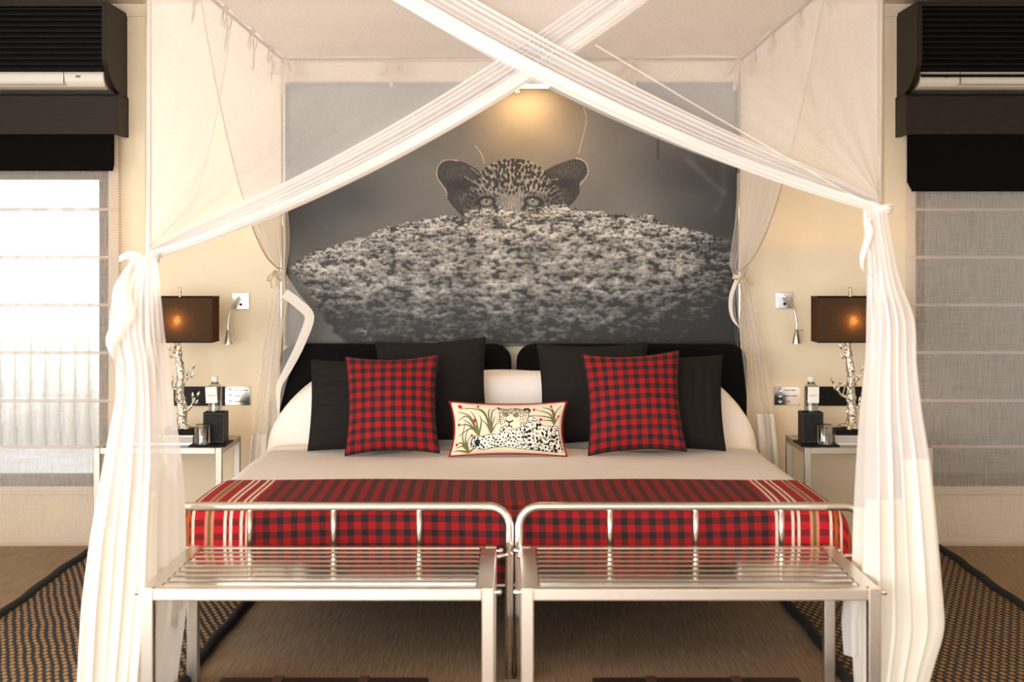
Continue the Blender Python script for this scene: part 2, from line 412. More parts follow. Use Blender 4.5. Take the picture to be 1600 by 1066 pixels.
def cub_print():
    W_, H_ = 780, 452
    xs = np.linspace(450, 1148, W_); ys = np.linspace(133, 536, H_)
    X, Y = np.meshgrid(xs, ys)
    big = vnoise(H_, W_, 110, 130, 1)*.6+vnoise(H_, W_, 50, 60, 2)*.4
    v = 124+34*(big-.5)
    v -= 52*sm(X, 960, 1130)*sm(Y, 190, 300) ; v -= 44*sm(-X, -640, -470)*np.exp(-((Y-290)/70)**2)
    d, _ = dline(X, Y, [(1075, 250), (1112, 285), (1130, 300)]); v += 20*np.exp(-(d/5)**2)
    d, _ = dline(X, Y, [(1130, 262), (1132, 300), (1118, 330)]); v += 12*np.exp(-(d/5)**2)
    d, _ = dline(X, Y, [(1028, 200), (1028, 248)]); v -= 30*np.exp(-(d/1.6)**2)
    grain = RNG.random((H_, W_))
    v += 5*(grain-.5)
    # head
    fur = pnoise(H_, W_, 8, 2.6, 5); fur2 = pnoise(H_, W_, 4, 4, 6)
    def put(poly, val, edge=None):
        nonlocal v
        mk = inpoly(X, Y, poly); v = np.where(mk, val, v)
        return mk
    earL = spline2([(724, 338), (718, 334), (700, 312), (697, 298), (684, 279), (683, 265), (689, 254), (700, 250), (720, 252), (737, 260), (750, 270), (756, 300), (735, 330)], 5)
    earR = spline2([(852, 266), (866, 259), (884, 252), (903, 248), (915, 255), (919, 268), (914, 279), (906, 289), (905, 303), (889, 322), (868, 326), (845, 300)], 5)
    for poly, cx, cy, sgn in ((earL, 712, 288, 1), (earR, 888, 285, -1)):
        st = np.sin((X*sgn*.9+Y*1.6)*.9+6*fur2)*.5+.5
        val = 52+34*fur+30*st*np.exp(-((X-cx)/26)**2-((Y-(cy-18))/16)**2)
        val = val-26*np.exp(-((X-(cx+sgn*6))/16)**2-((Y-(cy+2))/9)**2)
        val = val+50*fur*np.exp(-((X-(cx+sgn*14))/10)**2-((Y-(cy+20))/12)**2)
        put(poly, val)
        q = poly[12:40] if sgn == 1 else poly[14:36]
        d, _ = dline(X, Y, q); v = np.where(d < .75, 185, v)
    head = spline2([(726, 338), (724, 318), (730, 300), (742, 280), (752, 268), (762, 259), (776, 252), (796, 248), (815, 249), (832, 253), (844, 260), (856, 272), (874, 296), (884, 322), (860, 336)], 5)
    a = np.arctan2(Y-360, X-802); rr = np.hypot(X-802, (Y-360))
    streak = np.sin(a*70+8*vnoise(H_, W_, 12, 12, 9))*.5+.5
    val = 134+30*(streak-.3)*(fur+.3)+44*(fur-.5)-46*sm(np.abs(X-802), 34, 80)
    mk = put(head, val)
    r2 = np.random.default_rng(4)
    spots = []
    for _ in range(2600):
        sx, sy = r2.uniform(728, 880), r2.uniform(249, 325)
        if abs(sx-802) < 24 and sy > 302: continue
        if math.hypot((sx-760)/20, (sy-315)/13) < 1 or math.hypot((sx-834)/20, (sy-315)/13) < 1: continue
        need = 5.2 if sy < 290 else 4.6
        if all((sx-p)**2+((sy-q)*.72)**2 > need**2 for p, q in spots): spots.append((sx, sy))
    for sx, sy in spots:
        ang = math.atan2(sy-360, sx-802); ca, sa = math.cos(ang), math.sin(ang)
        k = r2.uniform(.8, 1.25)*(1.0 if sy < 292 else .68)
        i0 = int((sy-133)/403*(H_-1)); j0 = int((sx-450)/698*(W_-1))
        sl = (slice(max(0, i0-12), i0+12), slice(max(0, j0-12), j0+12))
        u = (X[sl]-sx)*ca+(Y[sl]-sy)*sa; q = -(X[sl]-sx)*sa+(Y[sl]-sy)*ca
        g = (u/(4.6*k))**2+(q/(2.7*k))**2+1.7*(fur2[sl]-.5)+.8*(fur[sl]-.5)
        v[sl] = np.where(mk[sl], v[sl]*(1-.78*(1-sm(g, .6, 1.2))), v[sl])
    d, _ = dline(X, Y, [(744, 300), (756, 292), (772, 298)]); v = np.where(mk, v+26*np.exp(-(d/4)**2), v)
    d, _ = dline(X, Y, [(822, 298), (838, 291), (852, 300)]); v = np.where(mk, v+26*np.exp(-(d/4)**2), v)
    v = np.where(mk, v+14*np.exp(-((X-802)/16)**2-((Y-320)/18)**2), v)
    for ex, ey, sg in ((759, 315, 1), (834, 315, -1)):
        v = np.where(mk, v-34*np.exp(-((X-ex+sg*6)/24)**2-((Y-ey+1)/13)**2), v)
        u = X-ex; q = Y-ey+.10*sg*u
        out = (u/16)**2+(q/9)**2; v = v*(1-(1-sm(out, .75, 1.15)))+36*(1-sm(out, .75, 1.15))
        d, _ = dline(X, Y, [(ex+sg*10, ey+2), (ex+sg*20, ey+16)]); v = np.where((d < 2.6) & mk, 38, v)
        iris = ((u-sg*1)/9.5)**2+((q-.6)/6.6)**2
        v = np.where(iris < 1, 158-46*iris-60*sm(-q, .5, 6)+16*(fur2-.5), v)
        v = np.where((u-sg)**2+(q)**2 < 5, 46, v); v = np.where((u+2)**2+(q+3)**2 < 1.6, 205, v)
    for pts in (((742, 228), (752, 240), (757, 255)), ((735, 262), (750, 274), (764, 288)), ((726, 276), (745, 287), (760, 290)), ((842, 288), (856, 281), (872, 280)), ((912, 168), (916, 190), (904, 240))):
        d, _ = dline(X, Y, spline2(pts)); v = np.where(d < .55, v*.45+120, v)
    # rock
    ridge = [(450, 420), (462, 408), (486, 394), (520, 382), (560, 374), (600, 358), (640, 347), (680, 340), (722, 336), (740, 326), (752, 323), (768, 329), (782, 324), (800, 331), (812, 328), (840, 325), (868, 322), (882, 320), (896, 327), (930, 330), (962, 334), (998, 339), (1004, 334), (1020, 337), (1028, 346), (1060, 354), (1100, 362), (1150, 374)]
    top = np.interp(xs, [p[0] for p in ridge], [p[1] for p in ridge])
    rough = vnoise(1, W_, 1, 9, 20)[0]*5+vnoise(1, W_, 1, 3, 21)[0]*3-4
    top = top+rough
    dep = Y-top[None, :]
    fine = np.exp(-np.maximum(dep, 0)/55); far = 1-fine
    n0 = pnoise(H_, W_, 2.2, 2.7, 34); n1 = pnoise(H_, W_, 3.4, 5.0, 30); n2 = pnoise(H_, W_, 6, 10, 31); n3 = pnoise(H_, W_, 12, 23, 32); n4 = pnoise(H_, W_, 30, 60, 33)
    ht = .6*n0*fine+1.3*n1*(.15+.85*fine)+2.6*n2*(.5+.5*fine)+4.6*n3+6*n4
    gy, gx = np.gradient(ht); lit = np.clip(gy*1.0+gx*.3, -1, 1)
    gran = (n0-.5)*1.3*fine+(n1-.5)*(1.2*fine+.35)+(n2-.5)*.9+(n3-.5)*(.35+.8*far)+(n4-.5)*.8
    dark = sm(n1*.5+n2*.5, .44, .26)*(.25+.75*fine)+.75*sm(n2*.35+n3*.65, .42, .26)
    base = 146+14*fine-10*sm(dep, 60, 120)-44*sm(Y, 455, 536)-36*sm(X, 900, 1130)*sm(Y, 390, 500)-50*sm(X, 1040, 1140)
    base = base-30*sm(-X, -660, -500)*sm(Y, 420, 490)
    val = np.clip(base-26*far*sm(Y, 430, 520)+82*lit*(.4+.6*fine)+66*gran-58*dark, 26, 216)
    lb = np.interp(ys, [380, 415, 450, 490, 536], [448, 448, 478, 502, 540])[:, None]+14*(n3-.5)
    mk2 = sm(dep, -1.2, 1.0+6*sm(np.abs(X-800), 180, 340))*sm(X-lb, -6, 8)*(1-.75*sm(X, 1095, 1150)*(1-sm(Y, 380, 420)))
    v = v*(1-mk2)+val*mk2
    v = np.clip(v, 16, 225)
    v = 128+(v-128)*1.12-24; v = np.clip(v, 14, 225)
    c = np.stack([v*1.0, v*.985, v*.95], -1)
    return X, Y, lin(c)

def cushion_print():
    """colours at 1600x838 layout units of the little cushion: x 125..1460, y 125..735"""
    W_, H_ = 460, 216
    xs = np.linspace(118, 1466, W_); ys = np.linspace(122, 738, H_); X, Y = np.meshgrid(xs, ys)
    col = np.empty((H_, W_, 3)); col[:] = (236, 224, 198)
    n = vnoise(H_, W_, 40, 40, 3); col -= 10*n[..., None]
    def blade(pts, w, c0, c1):
        d, s = dline(X, Y, spline2(pts, 6)); wd = w*(1-.75*np.abs(s-.0)) 
        mk = d < np.maximum(wd, 2.6); cc = np.array(c0)*(1-s[..., None])+np.array(c1)*s[..., None]
        col[mk] = cc[mk]
    g0, g1 = (116, 118, 66), (78, 70, 58)
    for root, tips in (((440, 515), [((300, 300), (170, 345), 1), ((330, 300), (180, 240), 0), ((330, 390), (240, 335), 0), ((300, 400), (160, 400), 0), ((400, 330), (345, 235), 0), ((470, 360), (450, 280), 0), ((340, 440), (170, 520), 1)]),
                       ((590, 490), [((480, 230), (200, 190), 0), ((600, 250), (660, 190), 0), ((560, 260), (585, 190), 0), ((520, 260), (420, 175), 0), ((610, 380), (640, 300), 0), ((540, 400), (470, 330), 0), ((620, 440), (660, 380), 0)]),
                       ((335, 715), [((250, 640), (160, 660), 0), ((230, 540), (265, 365), 0), ((270, 560), (300, 435), 0), ((300, 600), (345, 520), 0), ((220, 690), (150, 690), 0), ((400, 670), (440, 680), 0), ((225, 600), (165, 625), 0)]),
                       ((1365, 385), [((1300, 270), (1120, 210), 0), ((1300, 310), (1070, 285), 0), ((1320, 230), (1200, 180), 0), ((1370, 250), (1425, 160), 0), ((1330, 350), (1200, 340), 0), ((1400, 320), (1425, 280), 0), ((1350, 260), (1300, 180), 0)])):
        for mid, tip, _ in tips: blade([root, mid, tip], 13, g0, g1)
    for x, y, r in ((220, 178, 26), (388, 347, 24), (352, 520, 18), (175, 392, 18), (168, 618, 18), (1098, 210, 18), (1186, 336, 20), (1300, 172, 16), (440, 165, 15), (1412, 292, 14)):
        col[(X-x)**2+((Y-y)*1.05)**2 < r*r] = (190, 32, 44)
    body = spline2([(350, 650), (352, 570), (390, 525), (470, 530), (560, 510), (690, 500), (700, 440), (760, 420), (960, 420), (1000, 330), (1060, 290), (1160, 360), (1230, 410), (1400, 410), (1430, 470), (1440, 640), (1420, 705), (1150, 700), (900, 680), (700, 660), (520, 690), (430, 680)], 5)
    face = spline2([(690, 200), (700, 186), (760, 200), (830, 195), (900, 190), (960, 205), (985, 190), (1030, 185), (1055, 215), (1040, 250), (1030, 320), (990, 410), (900, 440), (820, 455), (740, 440), (705, 380), (690, 300)], 5)
    wh = np.array((244, 238, 222)); mb = inpoly(X, Y, body); mf = inpoly(X, Y, face)
    col[mb] = wh; col[mf] = (238, 226, 200)
    r2 = np.random.default_rng(8); pts = []
    nz = vnoise(H_, W_, 3, 3, 12)
    def spots(mask, box, need, size, rose, tone):
        pts = []
        for _ in range(3800):
            x, y = r2.uniform(box[0], box[1]), r2.uniform(box[2], box[3])
            if all((x-p)**2+(y-q)**2 > need**2 for p, q in pts): pts.append((x, y))
        for x, y in pts:
            i0 = int((y-122)/616*(H_-1)); j0 = int((x-118)/1348*(W_-1)); k = 16
            sl = (slice(max(0, i0-k), i0+k), slice(max(0, j0-k), j0+k)); a = r2.uniform(0, PI); s = size*r2.uniform(.75, 1.2)
            dx, dy = X[sl]-x, Y[sl]-y; u = dx*math.cos(a)+dy*math.sin(a); q = -dx*math.sin(a)+dy*math.cos(a)
            g = np.sqrt((u/s)**2+(q/(s*.68))**2)+.5*(nz[sl]-.5)
            mk = (g < 1) & mask[sl]
            if r2.random() < rose: mk &= ~((g < .42) | ((np.arctan2(q, u) > 2.0) & (g > .3)))
            cc = col[sl]; cc[mk] = tone; col[sl] = cc
    spots(mb & ~mf & (X > 960), (960, 1450, 280, 710), 37, 23, .5, (28, 26, 40))
    spots(mb & ~mf & (X <= 960), (350, 960, 420, 710), 32, 15, .1, (30, 28, 40))
    spots(mf & ((np.abs(X-850) > 75) | (Y < 270)) & (Y < 430), (690, 1050, 190, 430), 19, 9, 0, (66, 58, 54))
    for x, y, sg in ((765, 280, 1), (885, 285, -1)):
        col[((X-x)/34)**2+((Y-y)/24)**2 < 1] = (70, 62, 56); col[((X-x+sg*4)/20)**2+((Y-y)/13)**2 < 1] = (206, 190, 150); col[((X-x+sg*4)/8)**2+((Y-y)/10)**2 < 1] = (24, 22, 28)
    for q, wd in (([(770, 352), (805, 372), (845, 352)], 9), ([(805, 370), (803, 405)], 7), ([(780, 425), (803, 408), (835, 428)], 7)):
        d, _ = dline(X, Y, q); col[d < wd] = (38, 28, 40)
    for q in ([(980, 210), (1020, 195), (1048, 225)], [(690, 200), (675, 182)]):
        d, _ = dline(X, Y, q); col[d < 12] = (34, 30, 36)
    col[((X-425)/34)**2+((Y-605)/44)**2+.4*(nz-.5) < 1] = (30, 28, 38)
    d, _ = dline(X, Y, face+face[:1]); k = (d < 4.5) & (nz > .35); col[k] = (74, 66, 62)
    d, _ = dline(X, Y, body+body[:1]); k = (d < 4) & ~mf & (nz > .3); col[k] = (60, 56, 62)
    k = mf & (Y < 262) & (nz > .48); col[k] = col[k]*.62
    d, _ = dline(X, Y, [(352, 650), (346, 600), (365, 550), (395, 530)]); col[d < 6] = (30, 28, 40)
    for x0, y0, x1, y1 in ((660, 335, 700, 345), (650, 360, 700, 365), (665, 385, 705, 380)):
        d, _ = dline(X, Y, [(x0, y0), (x1, y1)]); col[d < 3] = (110, 100, 90)
    return lin(col)

# ------------------------------------------------------------------ picture and its light
XP0, XP1, ZP0, ZP1 = -1.0, .985, .83, 2.03
pic = empty('picture', (0, WY, ZP0), 'large black and white photograph of a leopard cub peering over a rock', 'picture')
X, Y, c = cub_print(); hh, ww = X.shape
yp = WY-.045
A = np.stack([(X-800)*yp/F, np.full(X.shape, yp), H-(Y-HZ)*yp/F], -1)
MB().grid(A).build('print', print_mat('photo_print', .55), pic, col=c.reshape(-1, 3))
xa, xb, za, zb = A[0, 0, 0], A[0, -1, 0], A[-1, 0, 2], A[0, 0, 2]
m = MB(); m.box(xa-.002, xb+.002, yp+.002, WY, za-.002, zb+.002); m.build('backing', M_black, pic)
for nm, q in (('frame_edge', (xa-.012, xa, za-.012, zb+.012)), ('frame_edge', (xb, xb+.012, za-.012, zb+.012)), ('frame_edge', (xa, xb, zb, zb+.012)), ('frame_edge', (xa, xb, za-.012, za))):
    MB().box(q[0], q[1], yp-.006, WY, q[2], q[3]).build(nm, plain('black_green_frame', rgb(34, 36, 33), .4), pic, bevel=.002)

pl = empty('picture_light', (.08, WY-.2, 2.02), 'small white box lamp glowing over the leopard cub photograph', 'lamp')
lx0, lx1 = (788-800)*6.6/F, (862-800)*6.6/F
MB().box(lx0, lx1, 6.52, 6.68, 2.0, 2.045).build('housing', M_plast, pl, bevel=.004)
MB().box((lx0+lx1)/2-.03, (lx0+lx1)/2+.03, 6.66, WY-.0, 2.01, 2.035).build('arm', M_plast, pl)
MB().box(lx0+.012, lx1-.012, 6.535, 6.665, 1.997, 2.001).build('lens', emit('warm_lens', (1, .72, .36, 1), 5), pl)
o = lamp('picture_light_glow', 'AREA', ((lx0+lx1)/2, 6.58, 1.992), ((lx0+lx1)/2, 6.70, 1.6), 4.2, (1, .55, .20), shape='RECTANGLE', size=.17, size_y=.1)

# ------------------------------------------------------------------ headboards
def rounded(x0, x1, z0, z1, r, n=8):
    pts = [(x0, z0)]
    pts += [(x0+r-r*math.cos(t), z1-r+r*math.sin(t)) for t in np.linspace(0, PI/2, n)]
    pts += [(x1-r+r*math.sin(t), z1-r+r*math.cos(t)) for t in np.linspace(0, PI/2, n)]
    return pts+[(x1, z0)]
for x0, x1, lab in ((437, 799, 'black velvet headboard behind the cross-pleated black cushion'), (807, 1167, 'black velvet headboard behind the upright-pleated black cushion')):
    a, b = (x0-800)*6.6/F, (x1-800)*6.6/F; zt = H-(538-HZ)*6.6/F
    hb = empty('headboard', ((a+b)/2, 6.64, 0), lab, 'headboard')
    MB().prism(rounded(a, b, .1, zt, .075), 'y', 6.585, 6.66).build('panel', M_velvet, hb, auto=40, bevel=.02)
    for k in range(1, 4):
        xx = a+(b-a)*k/4
        MB().box(xx-.0015, xx+.0015, 6.5825, 6.588, .45, zt-.03).build('seam', M_black, hb)
    for xx in (a+.1, b-.1): MB().box(xx-.025, xx+.025, 6.61, 6.65, 0, .12).build('leg', M_blackw, hb)

# ------------------------------------------------------------------ bed
BX, BY0, BY1, BZ = 1.03, 4.76, 6.57, .486
bed = empty('bed', (0, 5.6, 0), 'wide double bed under a smooth white bedspread', 'bed')
for s in (-1, 1):
    a, b = sorted((s*.01, s*.98))
    MB().box(a, b, BY0+.06, BY1, .20, .29).build('base', M_blackw, bed, bevel=.01)
    MB().box(a, b, BY0+.04, BY1, .29, BZ-.015).build('mattress', M_white, bed, bevel=.04)
    for x in (a+.08, b-.08):
        for y in (6.05, BY1-.08): MB().box(x-.025, x+.025, y-.025, y+.025, 0, .205).build('leg', M_blackw, bed)

def fold(a, half, r):
    """arc length a from the middle -> (offset, drop) over an edge rounded by r"""
    s = np.sign(a); a = np.abs(a); f = half-r; q = PI/2*r
    off = np.where(a < f, a, np.where(a < f+q, f+r*np.sin(np.clip((a-f)/r, 0, PI/2)), half))
    drop = np.where(a < f, 0, np.where(a < f+q, r*(1-np.cos(np.clip((a-f)/r, 0, PI/2))), r+(a-f-q)))
    return s*off, drop
def hump(Xa, Ya):
    across = np.clip((1.07-np.abs(Xa))/.34, 0, 1); across = np.sin(across*PI/2)**.9
    along = sm(Ya, 6.36, 6.49)
    return .285*across*along
aa = np.linspace(-1.26, 1.26, 121); bb = np.concatenate([np.linspace(-.22, .2, 14), np.linspace(.23, BY1-BY0, 66)])
Aa, Bb = np.meshgrid(aa, bb)
Xo, dx = fold(Aa, BX, .07)
Yo, dy = fold(Bb-1.0, 1.0, .05); Yo = Yo+1.0; dy = np.where(Bb > 1, 0, dy); Yo = np.where(Bb > 1, Bb, Yo)
Yw = BY0+Yo
crease = .006*np.sin(Aa*9+Bb*22)*sm(Yw, 6.1, 6.3)+.008*np.sin(Bb*75+2*np.sin(Aa*3))*sm(Yw, 6.2, 6.35)+.0025*np.sin(Aa*4+Bb*5)
Z = np.maximum(BZ+hump(Xo, Yw)*np.where(np.abs(Aa) < 1.06, 1, 0.0)-dx-dy+crease, .245)
# the spread slides outwards over the pillows' ends
Xo = Xo+np.sign(Xo)*.02*np.sin(Bb*18)*np.clip(dx*4, 0, 1)
MB().grid(np.stack([Xo, Yw, Z], -1)).build('bedspread', M_white, bed, smooth=True)

# plaid blanket over the foot of the bed
aa = np.linspace(-1.27, 1.27, 150); bb = np.linspace(-.30, .53, 60); Aa, Bb = np.meshgrid(aa, bb)
Xo, dx = fold(Aa, BX+.012, .08)
Yo, dy = fold(Bb-1.0, 1.012, .055); Yo = Yo+1.0
wav = .006*np.sin(Aa*13)*np.clip(dy*5, 0, 1)
Z = BZ+.011-dx-dy+.002*np.sin(Aa*7+Bb*9); Z = np.maximum(Z, .262+.006*np.sin(Aa*11))
Xo = Xo+np.sign(Xo)*np.clip(dx*3, 0, 1)*.02
Yw = BY0+Yo-wav-.012*np.clip(dy*5, 0, 1)
uvp = np.stack([Aa/.0425+.2*np.sin(Bb*3)+.12*np.sin(Aa*6), Bb/.0425+.15*np.sin(Aa*5)], -1).reshape(-1, 2)
bl = MB().grid(np.stack([Xo, Yw, Z], -1)).build('plaid_blanket', M_plaid, None, smooth=True, uv=uvp, solid=.006)
at = bl.data.attributes.new('edge', 'FLOAT', 'POINT'); at.data.foreach_set('value', np.abs(Aa).ravel().astype(np.float32))
tag(bl, 'red and black checked blanket with white striped ends across the bed foot', 'blanket')

# ------------------------------------------------------------------ pillows and cushions
def pillow(name, loc, wd, ht, th, mat, label, cat='cushion', lean=14, yaw=0, roll=0, pinch=.06, pleat=None, uvs=None, n=44, group=None, print_col=None, trim=None, edge=True):
    root = empty(name, loc, label, cat, group)
    R = Matrix.Rotation(math.radians(yaw), 3, 'Z') @ Matrix.Rotation(math.radians(-lean), 3, 'X') @ Matrix.Rotation(math.radians(roll), 3, 'Y')
    nu, nv = (n, n) if print_col is None else (print_col.shape[1], print_col.shape[0])
    u = np.linspace(-1, 1, nu); v = np.linspace(1, -1, nv); U, V = np.meshgrid(u, v)
    xx = wd/2*U*(1-pinch*(1-V**2)*np.abs(U)); zz = ht/2*V*(1-pinch*(1-U**2)*np.abs(V)*(1.25 if ht < wd*.7 else 1))
    t = th/2*np.clip((1-U**2)*(1-V**2), 0, 1)**.5
    if pleat == 'h': t = t+.014*np.abs(np.sin(V*PI*4.5))**.5*np.clip(4*(1-np.abs(U)), 0, 1)*np.clip(4*(1-np.abs(V)), 0, 1)
    if pleat == 'v': t = t+.014*np.abs(np.sin(U*PI*4.5))**.5*np.clip(4*(1-np.abs(U)), 0, 1)*np.clip(4*(1-np.abs(V)), 0, 1)
    wob = .004*np.sin(U*5+V*3)+.003*np.sin(U*11-V*7); t = t*(1+wob*8)
    low = np.min(zz)
    def tr(yy):
        a = np.stack([xx, yy, zz-low], -1).reshape(-1, 3) @ np.array(R).T
        return a
    F_ = tr(-t); B_ = tr(t*.8)
    shift = np.array([0, 0, -min(F_[:, 2].min(), B_[:, 2].min())])+np.array(loc)
    F_ = F_+shift; B_ = B_+shift
    uv = None if uvs is None else np.stack([(U*wd/2)/uvs, (V*ht/2)/uvs], -1).reshape(-1, 2)
    m = MB(); m.grid(F_.reshape(nv, nu, 3))
    if print_col is not None:
        m.build('printed_front', mat, root, smooth=True, col=print_col.reshape(-1, 3))
        mm = MB(); mm.grid(B_.reshape(nv, nu, 3)[::6, ::6]); mm.build('back', M_white, root, smooth=True)
    else:
        m.grid(B_.reshape(nv, nu, 3)[:, ::-1])
        uv2 = None if uv is None else np.concatenate([uv, uv.reshape(nv, nu, 2)[:, ::-1].reshape(-1, 2)])
        m.build('cover', mat, root, smooth=True, uv=uv2)
    g = F_.reshape(nv, nu, 3)
    rim = list(g[0, :])+list(g[1:, -1])+list(g[-1, -2::-1])+list(g[-2:0:-1, 0])
    if trim is not None:
        s = max(1, len(rim)//150); ring = [Vector(p) for p in rim[::s]]
        mm = MB(); mm.tube(ring+[ring[0]], .0042, 6, cap=False); mm.build('piping', trim, root, smooth=True)
        mm = MB(); s = max(1, len(rim)//190)
        for p in rim[::s]:
            q = Vector(p); c0 = Vector(loc)+Vector((0, 0, ht/2)); d = (q-c0); d.y = 0; d.normalize()
            mm.tube([q-d*.004, q+d*.007], .0022, 5)
        mm.build('stitches', trim, root)
    elif edge:
        ring = [Vector(p) for p in rim]
        mm = MB(); mm.tube(ring+[ring[0]], .003, 6, cap=False); mm.build('seam', mat, root, smooth=True, uv=(np.zeros((len(mm.v), 2)) if uvs else None))
    return root

def at(px, py, D): q = P(px, py, D); return (q.x, q.y, BZ+.004)
pillow('pillow', at(563, 700, 6.15), .42, .37, .13, M_blackpil, 'black pillow with stitched crosswise pleats beside the bedspread edge', lean=16, pleat='h', pinch=.05)
pillow('pillow', at(678, 700, 6.30), .46, .435, .17, M_blackpil, 'plain black pillow leaning between a checked cushion and the printed leopard cushion', lean=14, roll=-2.5, pinch=.08)
pillow('pillow', at(930, 700, 6.30), .46, .425, .17, M_blackpil, 'plain black pillow with lifted corner standing under the headboard, behind a checked cushion', lean=14, roll=-1, pinch=.08)
pillow('pillow', at(1050, 697, 6.15), .43, .39, .13, M_blackpil, 'black pillow with stitched upright pleats', lean=16, pleat='v', pinch=.06)
pillow('cushion', at(613, 710, 6.00), .37, .395, .16, M_plaid, 'red and black checked cushion beside the crosswise pleated black pillow', lean=17, roll=-1.5, uvs=.0415, pinch=.09)
pillow('cushion', at(996, 708, 6.00), .385, .405, .16, M_plaid, 'red and black checked cushion beside the upright pleated black pillow', lean=17, roll=-2.5, uvs=.0415, pinch=.09)
pc = cushion_print()
pillow('lumbar_cushion', at(794, 706, 5.98), .455, .212, .11, print_mat('leopard_print_cloth', .9), 'small oblong cream cushion printed with a lying leopard and grass', lean=13, pinch=.09, print_col=pc, trim=M_redtrim)

# ------------------------------------------------------------------ rugs
for sx, lab in ((-1, 'r'), (1, 'l')):
    a, b = (-1.82, -.955) if sx < 0 else (.985, 1.86)
    r = empty('woven_rug', ((a+b)/2, 5, 0), 'long black and tan basketweave rug running along the bed'+side(sx), 'rug', 'bedside rugs')
    MB().box(a+.02, b-.02, 2.9, 6.65, .0, .010).build('weave', M_rug, r)
    for q in ((a, a+.035), (b-.035, b)):
        pts = [((q[0]+q[1])/2+.006*math.sin(y*5+sx)+.003*math.sin(y*17), y, .007) for y in np.linspace(2.9, 6.65, 60)]
        MB().tube(pts, .0175, 8).build('binding', M_bind, r, smooth=True)
        r.children[-1].scale.z = .55
    MB().box(a, b, 6.645, 6.675, 0, .012).build('binding', M_bind, r, bevel=.004)

# ------------------------------------------------------------------ luggage benches
def bench(sx, label):
    b0, b1 = (-.968, -.046) if sx < 0 else (.024, .962)
    yf, yb, zt = 4.0, 4.60, .402; L = .033
    r = empty('luggage_bench', ((b0+b1)/2, 4.3, 0), label, 'bench', 'luggage benches at the bed foot')
    for x in (b0, b1-L):
        for y in (yf, yb-L):
            MB().box(x, x+L, y, y+L, 0, zt+.002).build('leg', M_steel, r, bevel=.003)
    MB().box(b0+L-.001, b1-L+.001, yf, yf+L, zt-.031, zt).build('front_rail', M_steel, r, bevel=.003)
    MB().box(b0+L-.001, b1-L+.001, yb-L, yb, zt-.031, zt).build('back_rail', M_steel, r, bevel=.003)
    for x in (b0, b1-.052):
        MB().box(x, x+.052, yf+L-.001, yb-L+.001, zt-.031, zt).build('side_rail', M_steel, r, bevel=.003)
    n = 8; y0, y1 = yf+L+.004, yb-L-.004; p = (y1-y0)/n
    for k in range(n):
        y = y0+p*k
        pr = [(y+.006, zt-.012), (y+.006, zt-.003), (y+.010, zt), (y+p-.022, zt), (y+p-.017, zt-.003), (y+p-.017, zt-.012)]
        MB().prism(pr, 'x', b0+.045, b1-.045).build('slat', M_polish, r)
    # bent tube frame at the back
    t0, t1 = (-1.06, -.008) if sx < 0 else (.022, 1.06)
    yt, zr, rad = 4.614, .517, .06
    tr = .0135
    pts = [(t0, yt, 0), (t0, yt, .2), (t0, yt, zr-rad)]
    pts += [(t0+rad-rad*math.cos(a), yt, zr-rad+rad*math.sin(a)) for a in np.linspace(.15, PI/2, 9)]
    pts += [(t0+(t1-t0)*.5, yt, zr)]
    pts += [(t1-rad+rad*math.sin(a), yt, zr-rad+rad*math.cos(a)) for a in np.linspace(0, PI/2-.15, 9)]
    pts += [(t1, yt, zr-rad), (t1, yt, .2), (t1, yt, 0)]
    MB().tube(pts, tr, 16).build('tube_frame', M_polish, r, smooth=True)
    for px in ((390, 521, 655) if sx < 0 else (953, 1087, 1221)):
        x = (px-800)*yt/F
        MB().tube([(x, yt, zr-.006), (x, yt, zt-.016)], .0085, 12).build('spindle', M_steel, r, smooth=True)
    for x, e in ((b0, t0), (b1, t1)): MB().tube([(x, yb-.018, zt-.03), (e, yt, zt-.03)], .007, 10).build('bracket', M_polish, r, smooth=True)
    for x, s in ((b0, -1), (b1, 1)):
        for y in (yf+.018, yb-.018):
            MB().lathe((x, y, zt-.012), [(.004, -.002), (.004, .009), (.0085, .009), (.0085, .016), (.006, .019)], 14, axis=(s, 0, 0)).build('peg', M_polish, r, smooth=False, auto=40)
    return r
bench(-1, 'slatted steel luggage bench with bent tube rail'+side(-1))
bench(1, 'slatted steel luggage bench with bent tube rail'+side(1))
for sx in (-1, 1):
    a, b = ((345-800)*4.35/F, (670-800)*4.35/F) if sx < 0 else ((925-800)*4.35/F, (1250-800)*4.35/F)
    r = empty('low_case', ((a+b)/2, 4.2, 0), 'flat black case with brown straps under a bench'+side(sx), 'case', 'cases under the benches')
    zc = H-(1058-HZ)*4.36/F
    zc = max(zc, .05)
    MB().box(a, b, 4.06, 4.36, 0, zc).build('body', plain('dark_case', rgb(26, 20, 17), .6), r, bevel=.006)
    for f in (.28, .69):
        x = a+(b-a)*f
        MB().box(x-.014, x+.014, 4.055, 4.365, 0, zc+.003).build('strap', M_strap, r, bevel=.002)

